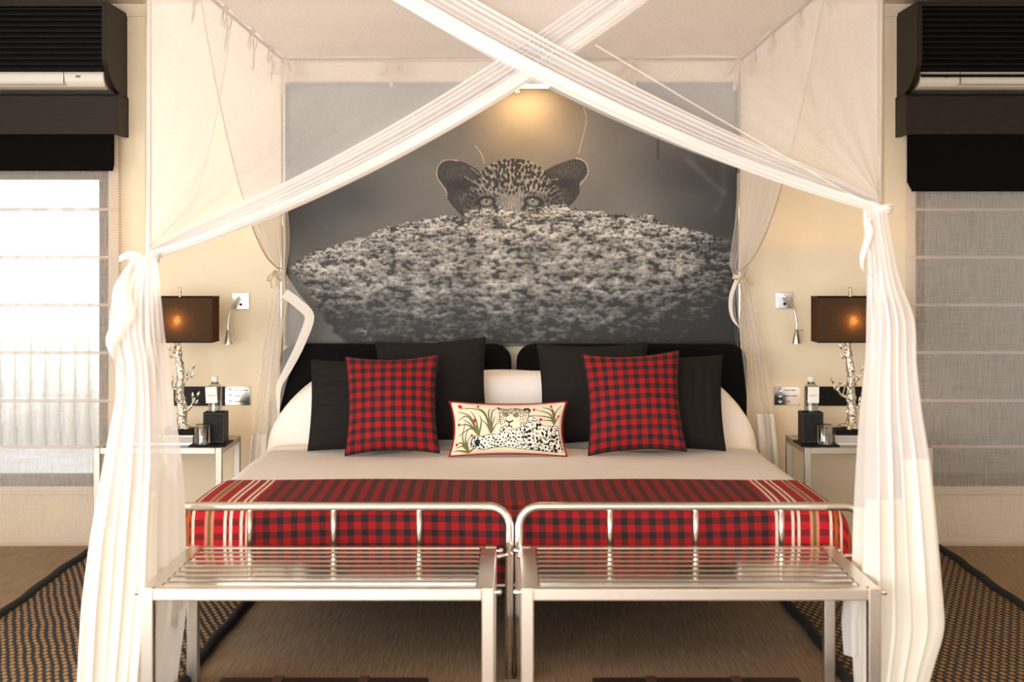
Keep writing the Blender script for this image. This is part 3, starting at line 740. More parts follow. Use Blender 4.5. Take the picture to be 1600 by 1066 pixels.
# ------------------------------------------------------------------ bedside tables and what stands on them
def tube_box(m, a, b, s): 
    return m.box(min(a[0], b[0])-s, max(a[0], b[0])+s, min(a[1], b[1])-s, max(a[1], b[1])+s, min(a[2], b[2])-s, max(a[2], b[2])+s)
def table(sx):
    x0, x1 = (-1.69, -1.172) if sx < 0 else (1.182, 1.70)
    yf, yb, zt, s = 6.2, 6.64, .495, .026
    r = empty('bedside_table', ((x0+x1)/2, 6.42, 0), 'square steel framed bedside table with a dark glass top'+side(sx), 'table', 'bedside tables')
    for x in (x0, x1-s):
        for y in (yf, yb-s): MB().box(x, x+s, y, y+s, .0098, zt).build('leg', M_tablesteel, r, bevel=.002)
    for q in ((x0+s, x1-s, yf, yf+s), (x0+s, x1-s, yb-s, yb), (x0, x0+s, yf+s, yb-s), (x1-s, x1, yf+s, yb-s)):
        MB().box(q[0], q[1], q[2], q[3], zt-s, zt).build('rail', M_tablesteel, r, bevel=.002)
    MB().box(x0+s-.002, x1-s+.002, yf+s-.002, yb-s+.002, zt-.008, zt-.001).build('top_panel', M_darkglass, r)
    return zt
for sx in (-1, 1):
    zt = table(sx)
    D = 6.33
    # tray under carafe box and tumbler
    cx = (sgn(sx, 336, 1268)-800)*6.33/F
    tx0, tx1 = sgn(sx, (cx-.155, cx+.03), (cx-.03, cx+.155))
    tx0, tx1 = sgn(sx, ((296-800)*6.25/F, (357-800)*6.3/F), ((1247-800)*6.3/F, (1311-800)*6.25/F))
    ty = MB().box(tx0, tx1, 6.23, 6.42, zt-.0012, zt+.007).build('tray', M_black, None, bevel=.002)
    tag(ty, 'thin black tray under bottle box and tumbler'+side(sx), 'tray', 'bedside trays')
    zb = zt+.007
    # open box that holds the bottle
    bx = empty('bottle_holder', (cx, 6.35, zb), 'upright black leather box holding a water bottle'+side(sx), 'box', 'bottle boxes')
    w2, h2, y0, y1 = .044, .125, 6.305, 6.393
    m = MB()
    m.box(cx-w2, cx+w2, y0, y0+.006, zb, zb+h2); m.box(cx-w2, cx+w2, y1-.006, y1, zb, zb+h2)
    m.box(cx-w2, cx-w2+.006, y0+.006, y1-.006, zb, zb+h2); m.box(cx+w2-.006, cx+w2, y0+.006, y1-.006, zb, zb+h2)
    m.box(cx-w2+.006, cx+w2-.006, y0+.006, y1-.006, zb, zb+.105)
    m.build('body', M_leather, bx)
    m = MB()
    for x in (cx-w2+.004, cx+w2-.004): m.box(x-.0006, x+.0006, y0-.0008, y0, zb+.004, zb+h2-.004)
    for z in (zb+.005, zb+h2-.005): m.box(cx-w2+.004, cx+w2-.004, y0-.0008, y0, z-.0006, z+.0006)
    m.build('stitching', M_stitch, bx)
    # bottle
    bz = zb+.105; bc = (cx+sgn(sx, -.004, .002), 6.349, bz)
    bt = empty('water_bottle', bc, 'clear glass water bottle with a white hanging tag'+side(sx), 'bottle', 'bedside bottles')
    MB().lathe(bc, [(.024, 0), (.0285, .003), (.0285, .118), (.026, .127), (.014, .135), (.0125, .139), (.0125, .155)], 28).build('glass', M_glass, bt, auto=50)
    MB().lathe((bc[0], bc[1], bz+.003), [(.0262, 0), (.0262, .06)], 28).build('water', glassy('still_water', (.86, .88, .88, 1), .02), bt, auto=50)
    MB().lathe((bc[0], bc[1], bz+.146), [(.0135, 0), (.0145, .002), (.0145, .016), (.0135, .018)], 24).build('stopper', plain('frosted_stopper', rgb(226, 222, 214), .35, bump=0), bt, auto=50)
    g = MB(); ring = [(bc[0]+.0145*math.cos(a), bc[1]+.0145*math.sin(a), bz+.137+.002*math.sin(3*a)) for a in np.linspace(0, 2*PI, 20)]
    g.tube(ring, .0018, 6); g.build('cord', M_ink, bt, smooth=True)
    tgx = bc[0]+sgn(sx, -.009, .003)
    tg = MB().box(tgx-.0235, tgx+.0235, 6.3165, 6.3178, bz+.058, bz+.124, rot=Matrix.Rotation(math.radians(sgn(sx, -3, 1)), 3, 'Y')).build('tag', M_paper, bt)
    def text(body, size, loc, parent, name='lettering', mat=M_ink):
        cu = bpy.data.curves.new(name, 'FONT'); cu.body = body; cu.size = size; cu.align_x = 'CENTER'; cu.align_y = 'CENTER'; cu.extrude = .0002
        cu.space_character = 1.35
        to = bpy.data.objects.new(name, cu); C.objects.link(to)
        dg = bpy.context.evaluated_depsgraph_get(); dg.update()
        me = bpy.data.meshes.new_from_object(to.evaluated_get(dg)); C.objects.unlink(to); bpy.data.objects.remove(to)
        me.transform(Matrix.Rotation(PI/2, 4, 'X')); me.materials.clear(); me.materials.append(mat)
        o = bpy.data.objects.new(name, me); C.objects.link(o); o.parent = parent; o.location = Vector(loc)-OFF[parent]
        OFF[o] = OFF[parent]; return o
    text('JAWAI', .0085, (tgx, 6.3162, bz+.088), tg)
    # tumbler
    gx = (sgn(sx, 316, 1289)-800)*6.26/F; gc = (gx, 6.27, zb-.0005)
    tb = MB().lathe(gc, [(.0335, 0), (.0335, .002), (.0325, .078), (.030, .081), (.004, .081), (.004, .066), (.026, .066), (.0295, .060), (.031, .003), (.031, .0005)], 32).build('tumbler', M_glass, None, auto=50)
    tag(tb, 'clear glass tumbler upside down on a black tray'+side(sx), 'glass', 'bedside tumblers')
    # books below the lamp
    lx = sgn(sx, -1.392, 1.418); ly = 6.44
    bk = empty('boxed_book', (lx, ly, zt), 'silver edged book lying flat under the tree lamp'+side(sx), 'book', 'books below the lamps')
    b0, b1 = sgn(sx, (lx-.20, lx+.075), (lx-.085, lx+.20))
    MB().box(b0, b1, ly-.105, ly+.105, zt+.003, zt+.030).build('pages', plain('grey_page_edges', rgb(198, 192, 180), .7, nscale=20, var=.1, stretch=(1, 1, 60)), bk)
    MB().box(b0-.003, b1+.003, ly-.108, ly+.108, zt-.001, zt+.003).build('cover', M_chrome, bk); MB().box(b0-.003, b1+.003, ly-.108, ly+.108, zt+.030, zt+.034).build('cover', M_chrome, bk)
    zb2 = zt+.034
    # tree lamp
    la = empty('tree_lamp', (lx, ly, zb2), 'silver tree-trunk table lamp with a dark oblong shade'+side(sx), 'lamp', 'bedside tree lamps')
    MB().box(lx-.068, lx+.068, ly-.05, ly+.05, zb2-.001, zb2+.018).build('plinth', M_black, la, bevel=.003)
    z0 = zb2+.016; zsh = .912
    rr = random.Random(3)
    n = 40; pts, rs = [], []
    for i in range(n):
        t = i/(n-1); z = z0+(zsh+.06-z0)*t
        pts.append((lx+.006*math.sin(t*6)+.004*math.sin(t*14), ly+.005*math.cos(t*7), z))
        rs.append((.021-.008*t)*(1+.12*math.sin(i*2.3)+.10*math.sin(i*1.1+1))+.022*max(0, 1-t/.09)**2)
    mt = MB(); mt.tube(pts, rs, 18)
    V = mt.v
    for i in range(len(V)):   # bark ridges and root toes
        k = i % 18; row = i//18; q = V[i]; c0 = pts[row]
        s = 1+.10*math.sin(k*2*PI/18*5+row*.35)+.06*math.sin(k*1.7+row*1.9)+(.35*math.sin(k*2*PI/18*5) if row < 4 else 0)*(1-row/4)
        V[i] = (c0[0]+(q[0]-c0[0])*s, c0[1]+(q[1]-c0[1])*s, q[2])
    mt.build('trunk', M_silver, la, smooth=True)
    def branch(zf, dirx, diry, ln, rise, twigs, r0=.0065):
        zz = z0+(zsh-z0)*zf; p0 = Vector((lx, ly, zz)); e = p0+Vector((dirx*ln, diry*ln, rise))
        md = p0+Vector((dirx*ln*.62, diry*ln*.62, rise*.22))
        cur = bez([p0, md, e], 8); nn = len(cur)
        m = MB(); m.tube(cur, [r0*(1-.55*i/(nn-1))*(1+.12*math.sin(i*2)) for i in range(nn)], 9)
        for tpos, tx, tz, tl in twigs:
            q = cur[int(tpos*(nn-1))]; tip = q+Vector((tx*tl, -.3*tl, tz*tl)); mid = q+Vector((tx*tl*.6, -.1*tl, tz*tl*.35))
            cc = bez([q, mid, tip], 6); m.tube(cc, [.0042*(1-.3*i/len(cc)) for i in range(len(cc))], 7)
        b = m.build('branch', M_silver, la, smooth=True)
        for tpos, tx, tz, tl in twigs+[(1, dirx, .9, .012)]:
            q = cur[int(tpos*(nn-1))]+Vector((tx*tl, -.3*tl, tz*tl)); ml = MB()
            ml.lathe(q, [(.001, -.008), (.0055, .001), (.0062, .008), (.003, .017), (.0006, .021)], 8, axis=(tx*.5, -.2, 1))
            ml.build('bud', M_silver, b, smooth=True)
    if sx < 0:
        branch(.80, -.8, -.5, .035, .03, [(.5, -1, .15, .018), (.9, .25, 1, .014)], .005)
        branch(.52, .95, -.3, .05, .055, [(.55, .15, 1, .028), (.8, 1, -.1, .014)], .0065)
        branch(.44, -.95, -.3, .052, .06, [(.5, .1, 1, .03), (.8, -1, -.1, .012)], .0065)
        branch(.20, .95, -.35, .072, .058, [(.45, -.5, 1, .02), (.75, .1, 1, .03), (.85, 1, -.3, .014)], .009)
    else:
        branch(.80, -.9, -.4, .035, .035, [(.5, -1, -.1, .016), (.9, .4, 1, .012)], .005)
        branch(.50, .9, -.35, .036, .055, [(.6, .6, .6, .018)], .0065)
        branch(.36, -.95, -.3, .07, .055, [(.45, .25, 1, .034), (.8, -1, .3, .012), (.75, .2, 1, .03)], .008)
        branch(.22, .95, -.35, .05, .05, [(.5, .2, 1, .026)], .007)
    # shade: four cloth walls with a top ring, bulb inside
    t = MATS.get('dark_shade_cloth')
    if t is None:
        q = NT('dark_shade_cloth'); q.n.remove(q.b)
        d_ = q.node('ShaderNodeBsdfDiffuse'); tr_ = q.node('ShaderNodeBsdfTranslucent'); tp_ = q.node('ShaderNodeBsdfTransparent'); a1 = q.node('ShaderNodeMixShader'); a2 = q.node('ShaderNodeMixShader')
        nz = q.noise(q.coord('Object', (280, 280, 280)), 1.0, 1); cc = q.mix(q.ramp(nz, .35, .65), rgb(38, 30, 25), rgb(98, 78, 60))
        q.link(cc, d_.inputs[0]); tr_.inputs[0].default_value = (.40, .24, .11, 1); a1.inputs[0].default_value = .17
        q.link(d_.outputs[0], a1.inputs[1]); q.link(tr_.outputs[0], a1.inputs[2])
        q.link(q.math('SUBTRACT', 1, q.math('MULTIPLY', q.ramp(nz, .42, .66), .08)), a2.inputs[0])
        q.link(tp_.outputs[0], a2.inputs[1]); q.link(a1.outputs[0], a2.inputs[2]); q.link(a2.outputs[0], q.out.inputs[0])
        t = MATS['dark_shade_cloth'] = q.m
    hx, hy, zs1 = .15, .075, 1.098
    sh = MB()
    for q in ((lx-hx, lx+hx, ly-hy, ly-hy+.002), (lx-hx, lx+hx, ly+hy-.002, ly+hy), (lx-hx, lx-hx+.002, ly-hy+.002, ly+hy-.002), (lx+hx-.002, lx+hx, ly-hy+.002, ly+hy-.002)):
        sh.box(q[0], q[1], q[2], q[3], zsh, zs1)
    sh = sh.build('shade', t, la)
    m = MB()
    for z in (zsh, zs1):
        for q in ((lx-hx-.001, lx+hx+.001, ly-hy-.001, ly-hy+.003), (lx-hx-.001, lx+hx+.001, ly+hy-.003, ly+hy+.001), (lx-hx-.001, lx-hx+.003, ly-hy, ly+hy), (lx+hx-.003, lx+hx+.001, ly-hy, ly+hy)):
            m.box(q[0], q[1], q[2], q[3], z-.0025, z+.0025)
    m.build('shade_trim', M_black, sh)
    m = MB(); m.tube([(lx, ly, zsh+.05), (lx, ly, zs1+.002)], .003, 8); m.box(lx-hx+.002, lx+hx-.002, ly-.002, ly+.002, zs1-.006, zs1-.002); m.build('harp', M_chrome, la)
    fpt = [(lx+.001*math.sin(i), ly, zs1-.002+i*.006) for i in range(8)]
    MB().tube(fpt, [.0062*(1+.15*math.sin(i*2.1)) for i in range(8)], 10).build('finial', M_silver, la, smooth=True)
    MB().lathe((lx, ly-.048, zsh+.065), [(.004, 0), (.012, .01), (.016, .024), (.012, .038), (.004, .044)], 16).build('bulb', emit('warm_bulb', (1, .56, .18, 1), 210), la, smooth=True)
    # reading light on the wall
    px, py = sgn(sx, (376.5, 470.5), (1224.5, 469.5)); q = P(px, py, WY); 
    rl = empty('reading_light', (q.x, WY, q.z), 'small bendy nickel reading light on a square wall plate'+side(sx), 'lamp', 'bedside reading lights')
    MB().box(q.x-.038, q.x+.038, WY-.012, WY, q.z-.036, q.z+.036).build('wall_plate', M_chrome, rl, bevel=.002)
    MB().lathe((q.x+.002, WY-.012, q.z-.015), [(.006, -.001), (.006, .006), (.004, .008)], 14, axis=(0, -1, 0)).build('switch_knob', M_black, rl)
    s = -sgn(sx, 1, -1)
    nk = [(q.x+.0, WY-.01, q.z+.018), (q.x+s*.002, WY-.06, q.z+.014), (q.x+s*.026, WY-.10, q.z-.03), (q.x+s*.036, WY-.11, q.z-.085), (q.x+s*.037, WY-.112, q.z-.128)]
    MB().tube(bez(nk, 10), .0052, 12).build('gooseneck', M_chrome, rl, smooth=True)
    hd = Vector((q.x+s*.037, WY-.112, q.z-.122))
    h = MB().lathe(hd, [(.007, 0), (.0085, -.004), (.011, -.012), (.0225, -.060), (.0225, -.062), (.020, -.062), (.009, -.014)], 24, axis=(0, 0, 1)).build('lamp_head', M_chrome, rl, auto=50)
    MB().tube([hd+Vector((.008, 0, -.008)), hd+Vector((.024, 0, -.004))], .002, 8).lathe(hd+Vector((.025, 0, -.004)), [(.001, -.004), (.004, 0), (.001, .004)], 10).build('tilt_screw', M_chrome, h, smooth=True)
    # black socket and switch strip
    x0, x1 = sgn(sx, (272, 352), (1258, 1349)); a, b = (x0-800)*WY/F, (x1-800)*WY/F
    z1_, z0_ = H-(604-HZ)*WY/F, H-(634-HZ)*WY/F
    st = empty('switch_strip', ((a+b)/2, WY, z0_), 'long black socket and rocker switch strip on the wall'+side(sx), 'switch', 'switch strips')
    MB().box(a, b, WY-.012, WY, z0_, z1_).build('frame', M_switch, st, bevel=.003)
    for k in range(4):
        c0 = a+(b-a)*(.16+.2*k); 
        MB().box(c0-.017, c0+.017, WY-.016, WY-.011, z0_+.016, z1_-.016).build('rocker', M_switch, st, bevel=.002)
    # engraved steel call plate
    x0, x1 = sgn(sx, (351, 391.5), (1209, 1250)); a, b = (x0-800)*WY/F, (x1-800)*WY/F; z1_, z0_ = H-(604-HZ)*WY/F, H-(633-HZ)*WY/F
    cp = empty('call_plate', ((a+b)/2, WY, z0_), 'polished steel wall plate with three round push buttons'+side(sx), 'plate', 'call button plates')
    MB().box(a, b, WY-.006, WY, z0_, z1_).build('plate', M_polish, cp, bevel=.001)
    for i, words in enumerate(sgn(sx, ((4, 2, 5), (5,), (12,)), ((6, 4), (6, 6), (6,)))):
        z = z1_-.016-.025*i
        MB().lathe((a+.026, WY-.006, z), [(.0075, -.001), (.0075, .002), (.006, .004), (.004, .0035)], 18, axis=(0, -1, 0)).build('push_button', M_chrome, cp, auto=40)
        m = MB(); x = a+.045
        for wl in words:
            for k in range(wl):
                m.box(x, x+.0026, WY-.0066, WY-.0058, z-.0028, z+.0028); m.box(x+.0026, x+.0032, WY-.0066, WY-.0058, z-.0028, z-.0006*(k % 3)); x += .0046
            x += .004
        m.build('engraving', M_ink, cp)
    for x in (a+.004, b-.004):
        for z in (z0_+.004, z1_-.004): MB().lathe((x, WY-.006, z), [(.002, -.001), (.002, .0008)], 8, axis=(0, -1, 0)).build('screw', M_ink, cp)

# ------------------------------------------------------------------ air conditioner coves and blinds over the two windows
for sx in (-1, 1):
    xi = 1.698*sx; xo = 2.72*sx
    cv = empty('aircon_cove', (sx*2.2, WY, 1.79), 'dark wooden louvred cove hiding an air conditioner'+side(sx), 'cove', 'air conditioner coves')
    yn, ztop = 6.44, 2.338
    prof = [(WY+.0, ztop), (yn, ztop), (yn, 2.115)]
    prof += [(yn+(WY-.05-yn)*(1-math.cos(t)), 2.115-.148*math.sin(t)) for t in np.linspace(.15, PI/2, 10)]
    prof += [(WY, 1.955)]
    for x in (xi, xo):
        a, b = sorted((x, x+sx*.022)); MB().prism(prof, 'x', a, b).build('side_panel', M_blackw, cv)
    a, b = sorted((xi+sx*.022, xo))
    MB().box(a, b, yn, WY, ztop-.02, ztop).build('top_panel', M_blackw, cv)
    for k in range(sgn(sx, 12, 13)):
        z = 2.306-k*.0232
        pr = [(yn+.012, z-.007), (yn+.004, z-.002), (yn+.004, z+.004), (yn+.034, z+.009), (yn+.034, z+.004)]
        MB().prism(pr, 'x', a, b).build('louvre_slat', M_black, cv)
    MB().box(a, b, yn+.06, yn+.07, 2.05, ztop-.02).build('inner_board', M_black, cv)
    # pelmet box below
    pa, pb = sorted((sx*1.692, xo))
    MB().box(pa, pb, 6.59, 6.608, 1.792, 1.957).build('pelmet_board', M_blackw, cv, bevel=.002)
    a2, b2 = sorted((sx*1.692, sx*1.708)); MB().box(a2, b2, 6.608, WY, 1.792, 1.957).build('pelmet_end', M_blackw, cv)
    MB().box(pa, pb, 6.595, WY, 1.957, 1.967).build('pelmet_top', M_black, cv)
    # air conditioner
    ac = empty('air_conditioner', (sx*2.15, WY, 1.98), 'white air conditioner showing below the dark louvres'+side(sx), 'air conditioner', 'air conditioners')
    ca, cb = sorted((sx*1.735, sx*2.62))
    prf = [(WY-.005, 1.985), (6.60, 1.985), (6.555, 1.992), (6.535, 2.01), (6.528, 2.04), (6.528, 2.24), (6.55, 2.26), (WY-.005, 2.26)]
    MB().prism(prf, 'x', ca, cb).build('body', M_plast, ac, bevel=.006)
    MB().box(ca+(.16 if sx > 0 else .04), cb-(.04 if sx > 0 else .16), 6.531, 6.5345, 1.9955, 2.000).build('air_flap', plain('grey_plastic', rgb(150, 144, 134), .5, bump=0), ac)
    jx = sx*1.735+sx*.17
    MB().box(jx-.001, jx+.001, 6.5265, 6.532, 2.002, 2.24).build('seam', M_ink, ac)
    dx_ = sx*1.735+sx*.11
    MB().box(dx_-.010, dx_+.010, 6.5265, 6.529, 2.028, 2.038).build('display', plain('grey_display', rgb(120, 118, 116), .3, bump=0), ac)
    # blackout roman blind, stacked up
    zlow = 1.637 if sx < 0 else 1.548
    bb_ = empty('blackout_blind', (sx*2.2, 6.68, zlow), sgn(sx, 'raised black blackout blind above the sunlit linen blind', 'black blackout blind hanging deeper, over the grey linen blind'), 'blind')
    nfold = 3 if sx < 0 else 4
    for k in range(nfold):
        zz = zlow+.012*k; pa, pb = sorted((sx*(1.722-.004*k*(sx > 0)), sx*2.75)); y = 6.655-.008*(nfold-k)
        MB().box(pa, pb, y, y+.006, zz, 1.80).build('fold', M_blackcloth, bb_, bevel=.002)
    if sx < 0:
        m = MB()
        for k in range(60):
            z = 1.79-k*.012
            for xx in (-1.706, -1.700): m.lathe((xx+.003*math.sin(k*.05), 6.66, z), [(.0005, -.0025), (.0025, 0), (.0005, .0025)], 5)
        m.build('bead_chain', plain('steel_beads', rgb(170, 160, 150), .3, 1, bump=0), bb_, kind='stuff')
    # linen roman blind down to the floor
    lb = empty('linen_blind', (sx*2.2, 6.7, 0), sgn(sx, 'pale linen roman blind glowing with daylight, hanging to the floor', 'grey linen roman blind in shade, hanging to the floor'), 'blind')
    yb_ = 6.70; x0, x1 = 1.717, 2.75
    zr = [1.81, 1.473, 1.264, 1.056, .848, .638, .437, .234, .045, .004]
    for i in range(len(zr)-1):
        zs = np.linspace(zr[i], zr[i+1], 9); xs = np.linspace(x0+.045, x1, 14)
        Xg, Zg = np.meshgrid(xs, zs); tt = (Zg-zr[i])/(zr[i+1]-zr[i])
        Yg = yb_-.006*np.sin(tt*PI)+.003*np.sin(Xg*9+i*2)
        MB().grid(np.stack([sx*Xg, Yg, Zg], -1)).build('panel' if i < len(zr)-2 else 'bottom_hem', M_linen if i < len(zr)-2 else M_linenhem, lb, smooth=True)
        xs = np.linspace(x0, x0+.0455, 4); Xg, Zg = np.meshgrid(xs, zs)
        MB().grid(np.stack([sx*Xg, yb_-.001+0*Xg, Zg], -1)).build('side_hem', M_linenhem, lb, smooth=True)
        if 0 < i < len(zr)-2:
            a, b = sorted((sx*x0, sx*x1)); G = np.array([[[xx, yb_-.005-.004*math.sin(PI*k/4), zr[i]+.007-.0035*k] for xx in np.linspace(a, b, 8)] for k in range(5)]); MB().grid(G).build('batten_pocket', M_linenhem, lb, smooth=True)

# ------------------------------------------------------------------ four-poster canopy frame, cloth roof, net curtains
CX, YF, YR, ZR = 1.0, 4.196, 6.69, 2.125
cf = empty('four_poster_canopy', (0, 5.4, 0), 'slim steel four-poster canopy frame around the bed', 'bed canopy')
for x, y in ((-.993, YF), (1.008, YF), (-1.004, YR), (.992, YR)):
    MB().tube([(x, y, .0095), (x, y, ZR+.01)], .0085 if y == YF else .0075, 12).build('post', M_polish, cf, smooth=True)
for a, b in (((-1, YF, ZR), (1, YF, ZR)), ((-1, YR, ZR), (1, YR, ZR)), ((-1, YF, ZR), (-1, YR, ZR)), ((1, YF, ZR), (1, YR, ZR))):
    MB().tube([a, b], .0075, 10).build('rail', M_tablesteel, cf, smooth=True)

ct = empty('canopy_cloth', (0, 5.4, ZR), 'cream cloth roof with a short valance tied to the canopy rails by ribbons', 'canopy cloth')
U, V = np.meshgrid(np.linspace(-1, 1, 40), np.linspace(0, 1, 50))
Zt = ZR+.012-.03*(1-U**2)*np.sin(V*PI)+.004*np.sin(U*9+V*7)+.005*np.sin(V*24+U*3)
MB().grid(np.stack([U, YF+(YR-YF)*V, Zt], -1)).build('roof', M_tester, ct, smooth=True)
def valance(p, q, name='valance', drop=.155, mat=None):
    p, q = Vector(p), Vector(q); n = (q-p).cross(Vector((0, 0, 1))).normalized(); S = np.linspace(0, 1, 60); T = np.linspace(0, 1, 6)
    A = np.array([[list(p+(q-p)*s+n*(.006*math.sin(s*30)*t+.004*math.sin(s*67)*t)-Vector((0, 0, drop*t))) for s in S] for t in T])
    MB().grid(A).build(name, mat or M_valance, ct, smooth=True)
valance((-1, YF, ZR), (-1, YR, ZR)); valance((1, YF, ZR), (1, YR, ZR)); valance((-1, YR-.01, ZR), (1, YR-.01, ZR), drop=.11)

def strip(m, pts, wd, side):
    """flat ribbon along points"""
    c = bez(pts, 6); s = Vector(side).normalized()*wd/2
    k = len(m.v); m.v += [tuple(p-s) for p in c]+[tuple(p+s) for p in c]; n = len(c)
    m.f += [(k+i, k+i+1, k+n+i+1, k+n+i) for i in range(n-1)]
def bow(p, along, parent, size=1.0, seed=0, name='ribbon_tie'):
    r = random.Random(seed); p = Vector(p); a = Vector(along).normalized(); m = MB(); dn = Vector((0, 0, -1))
    out = a.cross(dn).normalized()*.012
    if out.dot(Vector((0, 5.2, p.z))-p) < 0: out = -out
    for s in (-1, 1):
        lw = .045*size*r.uniform(.8, 1.2)
        strip(m, [p+out, p+a*s*lw*.7+dn*.02*size+out*2, p+a*s*lw+dn*.055*size+out, p+a*s*lw*.5+dn*.04*size, p+out*.5], .014*size, out+a*.3)
        ln = .10*size*r.uniform(.8, 1.25)
        strip(m, [p+out, p+a*s*.012+dn*ln*.5+out*1.5, p+a*s*.02*r.uniform(.3, 1.4)+dn*ln+out], .013*size, a)
    m.lathe(p+out, [(.002, -.009*size), (.010*size, -.004*size), (.011*size, .003*size), (.002, .010*size)], 8)
    return m.build(name, M_ribbon, parent, smooth=True)
k = 0
for x in (-1, 1):
    for y in (4.75, 5.30, 5.85, 6.30): bow((x, y, ZR), (0, 1, 0), ct, 1.25, k); k += 1
for x in (-.985, -.515, .0, .515, .985): bow((x, YR-.012, ZR), (1, 0, 0), ct, 1.25, k); k += 1

def net_sheet(tops, tie, sag, spread, n=60, rows=36, amp=.004, waves=9, mode=None, wband=0.0, seed=0):
    """strands of net hanging from the points tops(s) and drawn together at tie"""
    A = np.zeros((rows, n, 3)); tie = np.array(tie)
    for j in range(n):
        s = j/(n-1); T = np.array(tops(s)); G = tie+np.array(spread(s)); sg = sag(s)
        t = np.linspace(0, 1, rows)[:, None]
        Pp = T+(G-T)*t; Pp[:, 2] -= sg*4*(t*(1-t))[:, 0]
        w_ = np.sin(2*PI*waves*s+seed)*amp*(1+1.5*t[:, 0])*np.sin(np.clip(t[:, 0]*6, 0, PI/2))
        Pp[:, 1] += w_
        A[:, j] = Pp
    return A

def swag_band(top, tie, sag, width, tiew, n=150, rows=46, folds=10, wave=.045, depth=.026, yback=0.0, back=.5):
    """free edge of a curtain bunched into many folds; s=0 upper side, s=1 lower free edge"""
    top = np.array(top); tie = np.array(tie); A = np.zeros((rows, n, 3)); t = np.linspace(0, 1, rows)
    base = top+(tie-top)*t[:, None]; base[:, 2] -= sag*4*t*(1-t)
    wd = width*(1-t**2)+tiew*t**2
    wd = np.where(t > .93, wd*(1-.3*(t-.93)/.07), wd)
    for j in range(n):
        s = j/(n-1); sv = s+wave*math.sin(2*PI*folds*s+.6*math.sin(9*s))*(1-s**8)
        A[:, j, 0] = base[:, 0]; A[:, j, 2] = base[:, 2]+wd*(1-sv)
        A[:, j, 1] = base[:, 1]+depth*math.cos(2*PI*folds*s)*(1-.3*t)+.006*np.sin(t*9+s*20)
    return A

def tail(rows_px, D, folds, amp, n=150, overlap=.05, nrow=60, seed=0, wob=.010):
    """hanging end below a tie: rows_px = (row, left, right) outline in the view plane at distance D"""
    py = np.array([r[0] for r in rows_px], float); xl = np.array([r[1] for r in rows_px], float); xr = np.array([r[2] for r in rows_px], float)
    z = H-(py-HZ)*D/F; XL_, XR_ = (xl-800)*D/F, (xr-800)*D/F
    zz = np.linspace(z[0], z[-1], nrow); a = np.interp(-zz, -z, XL_); b = np.interp(-zz, -z, XR_)
    ker = np.array([1, 2, 3, 2, 1])/9
    a = np.convolve(np.pad(a, 2, 'edge'), ker, 'valid'); b = np.convolve(np.pad(b, 2, 'edge'), ker, 'valid')
    A = np.zeros((nrow, n, 3)); t = np.linspace(0, 1, nrow)
    r = np.random.default_rng(seed); ph = r.uniform(0, 6, 4)
    for j in range(n):
        s = j/(n-1); sv = s+overlap*math.sin(2*PI*folds*s+ph[0])*math.sin(PI*s)**.5
        A[:, j, 0] = a+(b-a)*sv; A[:, j, 2] = zz
        g = np.clip(t*5, .25, 1)
        A[:, j, 1] = D+amp*g*(math.cos(2*PI*folds*s+ph[0])+.5*math.sin(2*PI*folds*.47*s+ph[1]))+wob*np.sin(t*7+s*12+ph[2])
    return A
def tail_aside(rows_px, D0, turn, folds, amp, n=150, overlap=.05, nrow=64, seed=0, wob=.006):
    """the same, but the side turned to the bench hangs further back, past the end of the bench"""
    py = np.array([r[0] for r in rows_px], float); zz = np.linspace(py[0], py[-1], nrow); t = np.linspace(0, 1, nrow)
    a = np.interp(zz, py, [r[1] for r in rows_px]); b = np.interp(zz, py, [r[2] for r in rows_px])
    ker = np.array([1, 2, 3, 2, 1])/9
    a = np.convolve(np.pad(a, 2, 'edge'), ker, 'valid'); b = np.convolve(np.pad(b, 2, 'edge'), ker, 'valid')
    A = np.zeros((nrow, n, 3)); ph = np.random.default_rng(seed).uniform(0, 6, 4)
    for j in range(n):
        s = j/(n-1); sv = s+overlap*math.sin(2*PI*folds*s+ph[0])*math.sin(PI*s)**.5
        D = D0+turn(s)*sm(t, .02, .55); px = a+(b-a)*sv
        g = np.clip(t*5, .25, 1)
        A[:, j, 0] = (px-800)*D/F; A[:, j, 2] = np.maximum(H-(zz-HZ)*D/F, .014)
        A[:, j, 1] = D+amp*g*(math.cos(2*PI*folds*s+ph[0])+.5*math.sin(2*PI*folds*.47*s+ph[1]))+wob*np.sin(t*7+s*12+ph[2])
    return A
def split_rows(A, cut):
    """cut(s) in 0..1: first row of the opaque border for strand s"""
    m, n = A.shape[:2]; up, lo = MB(), MB(); V = A.reshape(-1, 3).tolist(); up.v = [tuple(p) for p in V]; lo.v = list(up.v)
    for i in range(m-1):
        for j in range(n-1):
            f = (i*n+j, i*n+j+1, (i+1)*n+j+1, (i+1)*n+j)
            (lo if (i+.5)/(m-1) > cut(j/(n-1)) else up).f.append(f)
    for q in (up, lo):
        used = sorted({i for f in q.f for i in f}); mp = {u: k for k, u in enumerate(used)}
        q.v = [q.v[u] for u in used]; q.f = [tuple(mp[i] for i in f) for f in q.f]
    return up, lo
def knot(p, r, h, parent, name='tie_back'):
    m = MB(); p = Vector(p)
    for k in range(3):
        ring = [(p.x+(r+.003*math.sin(3*a+k))*math.cos(a), p.y+(r*.8)*math.sin(a), p.z+(k-1)*h*.6+.004*math.sin(2*a+k)) for a in np.linspace(0, 2*PI, 26)]
        m.tube(ring, h*.5, 7, cap=False)
    return m.build(name, M_hem, parent, smooth=True)

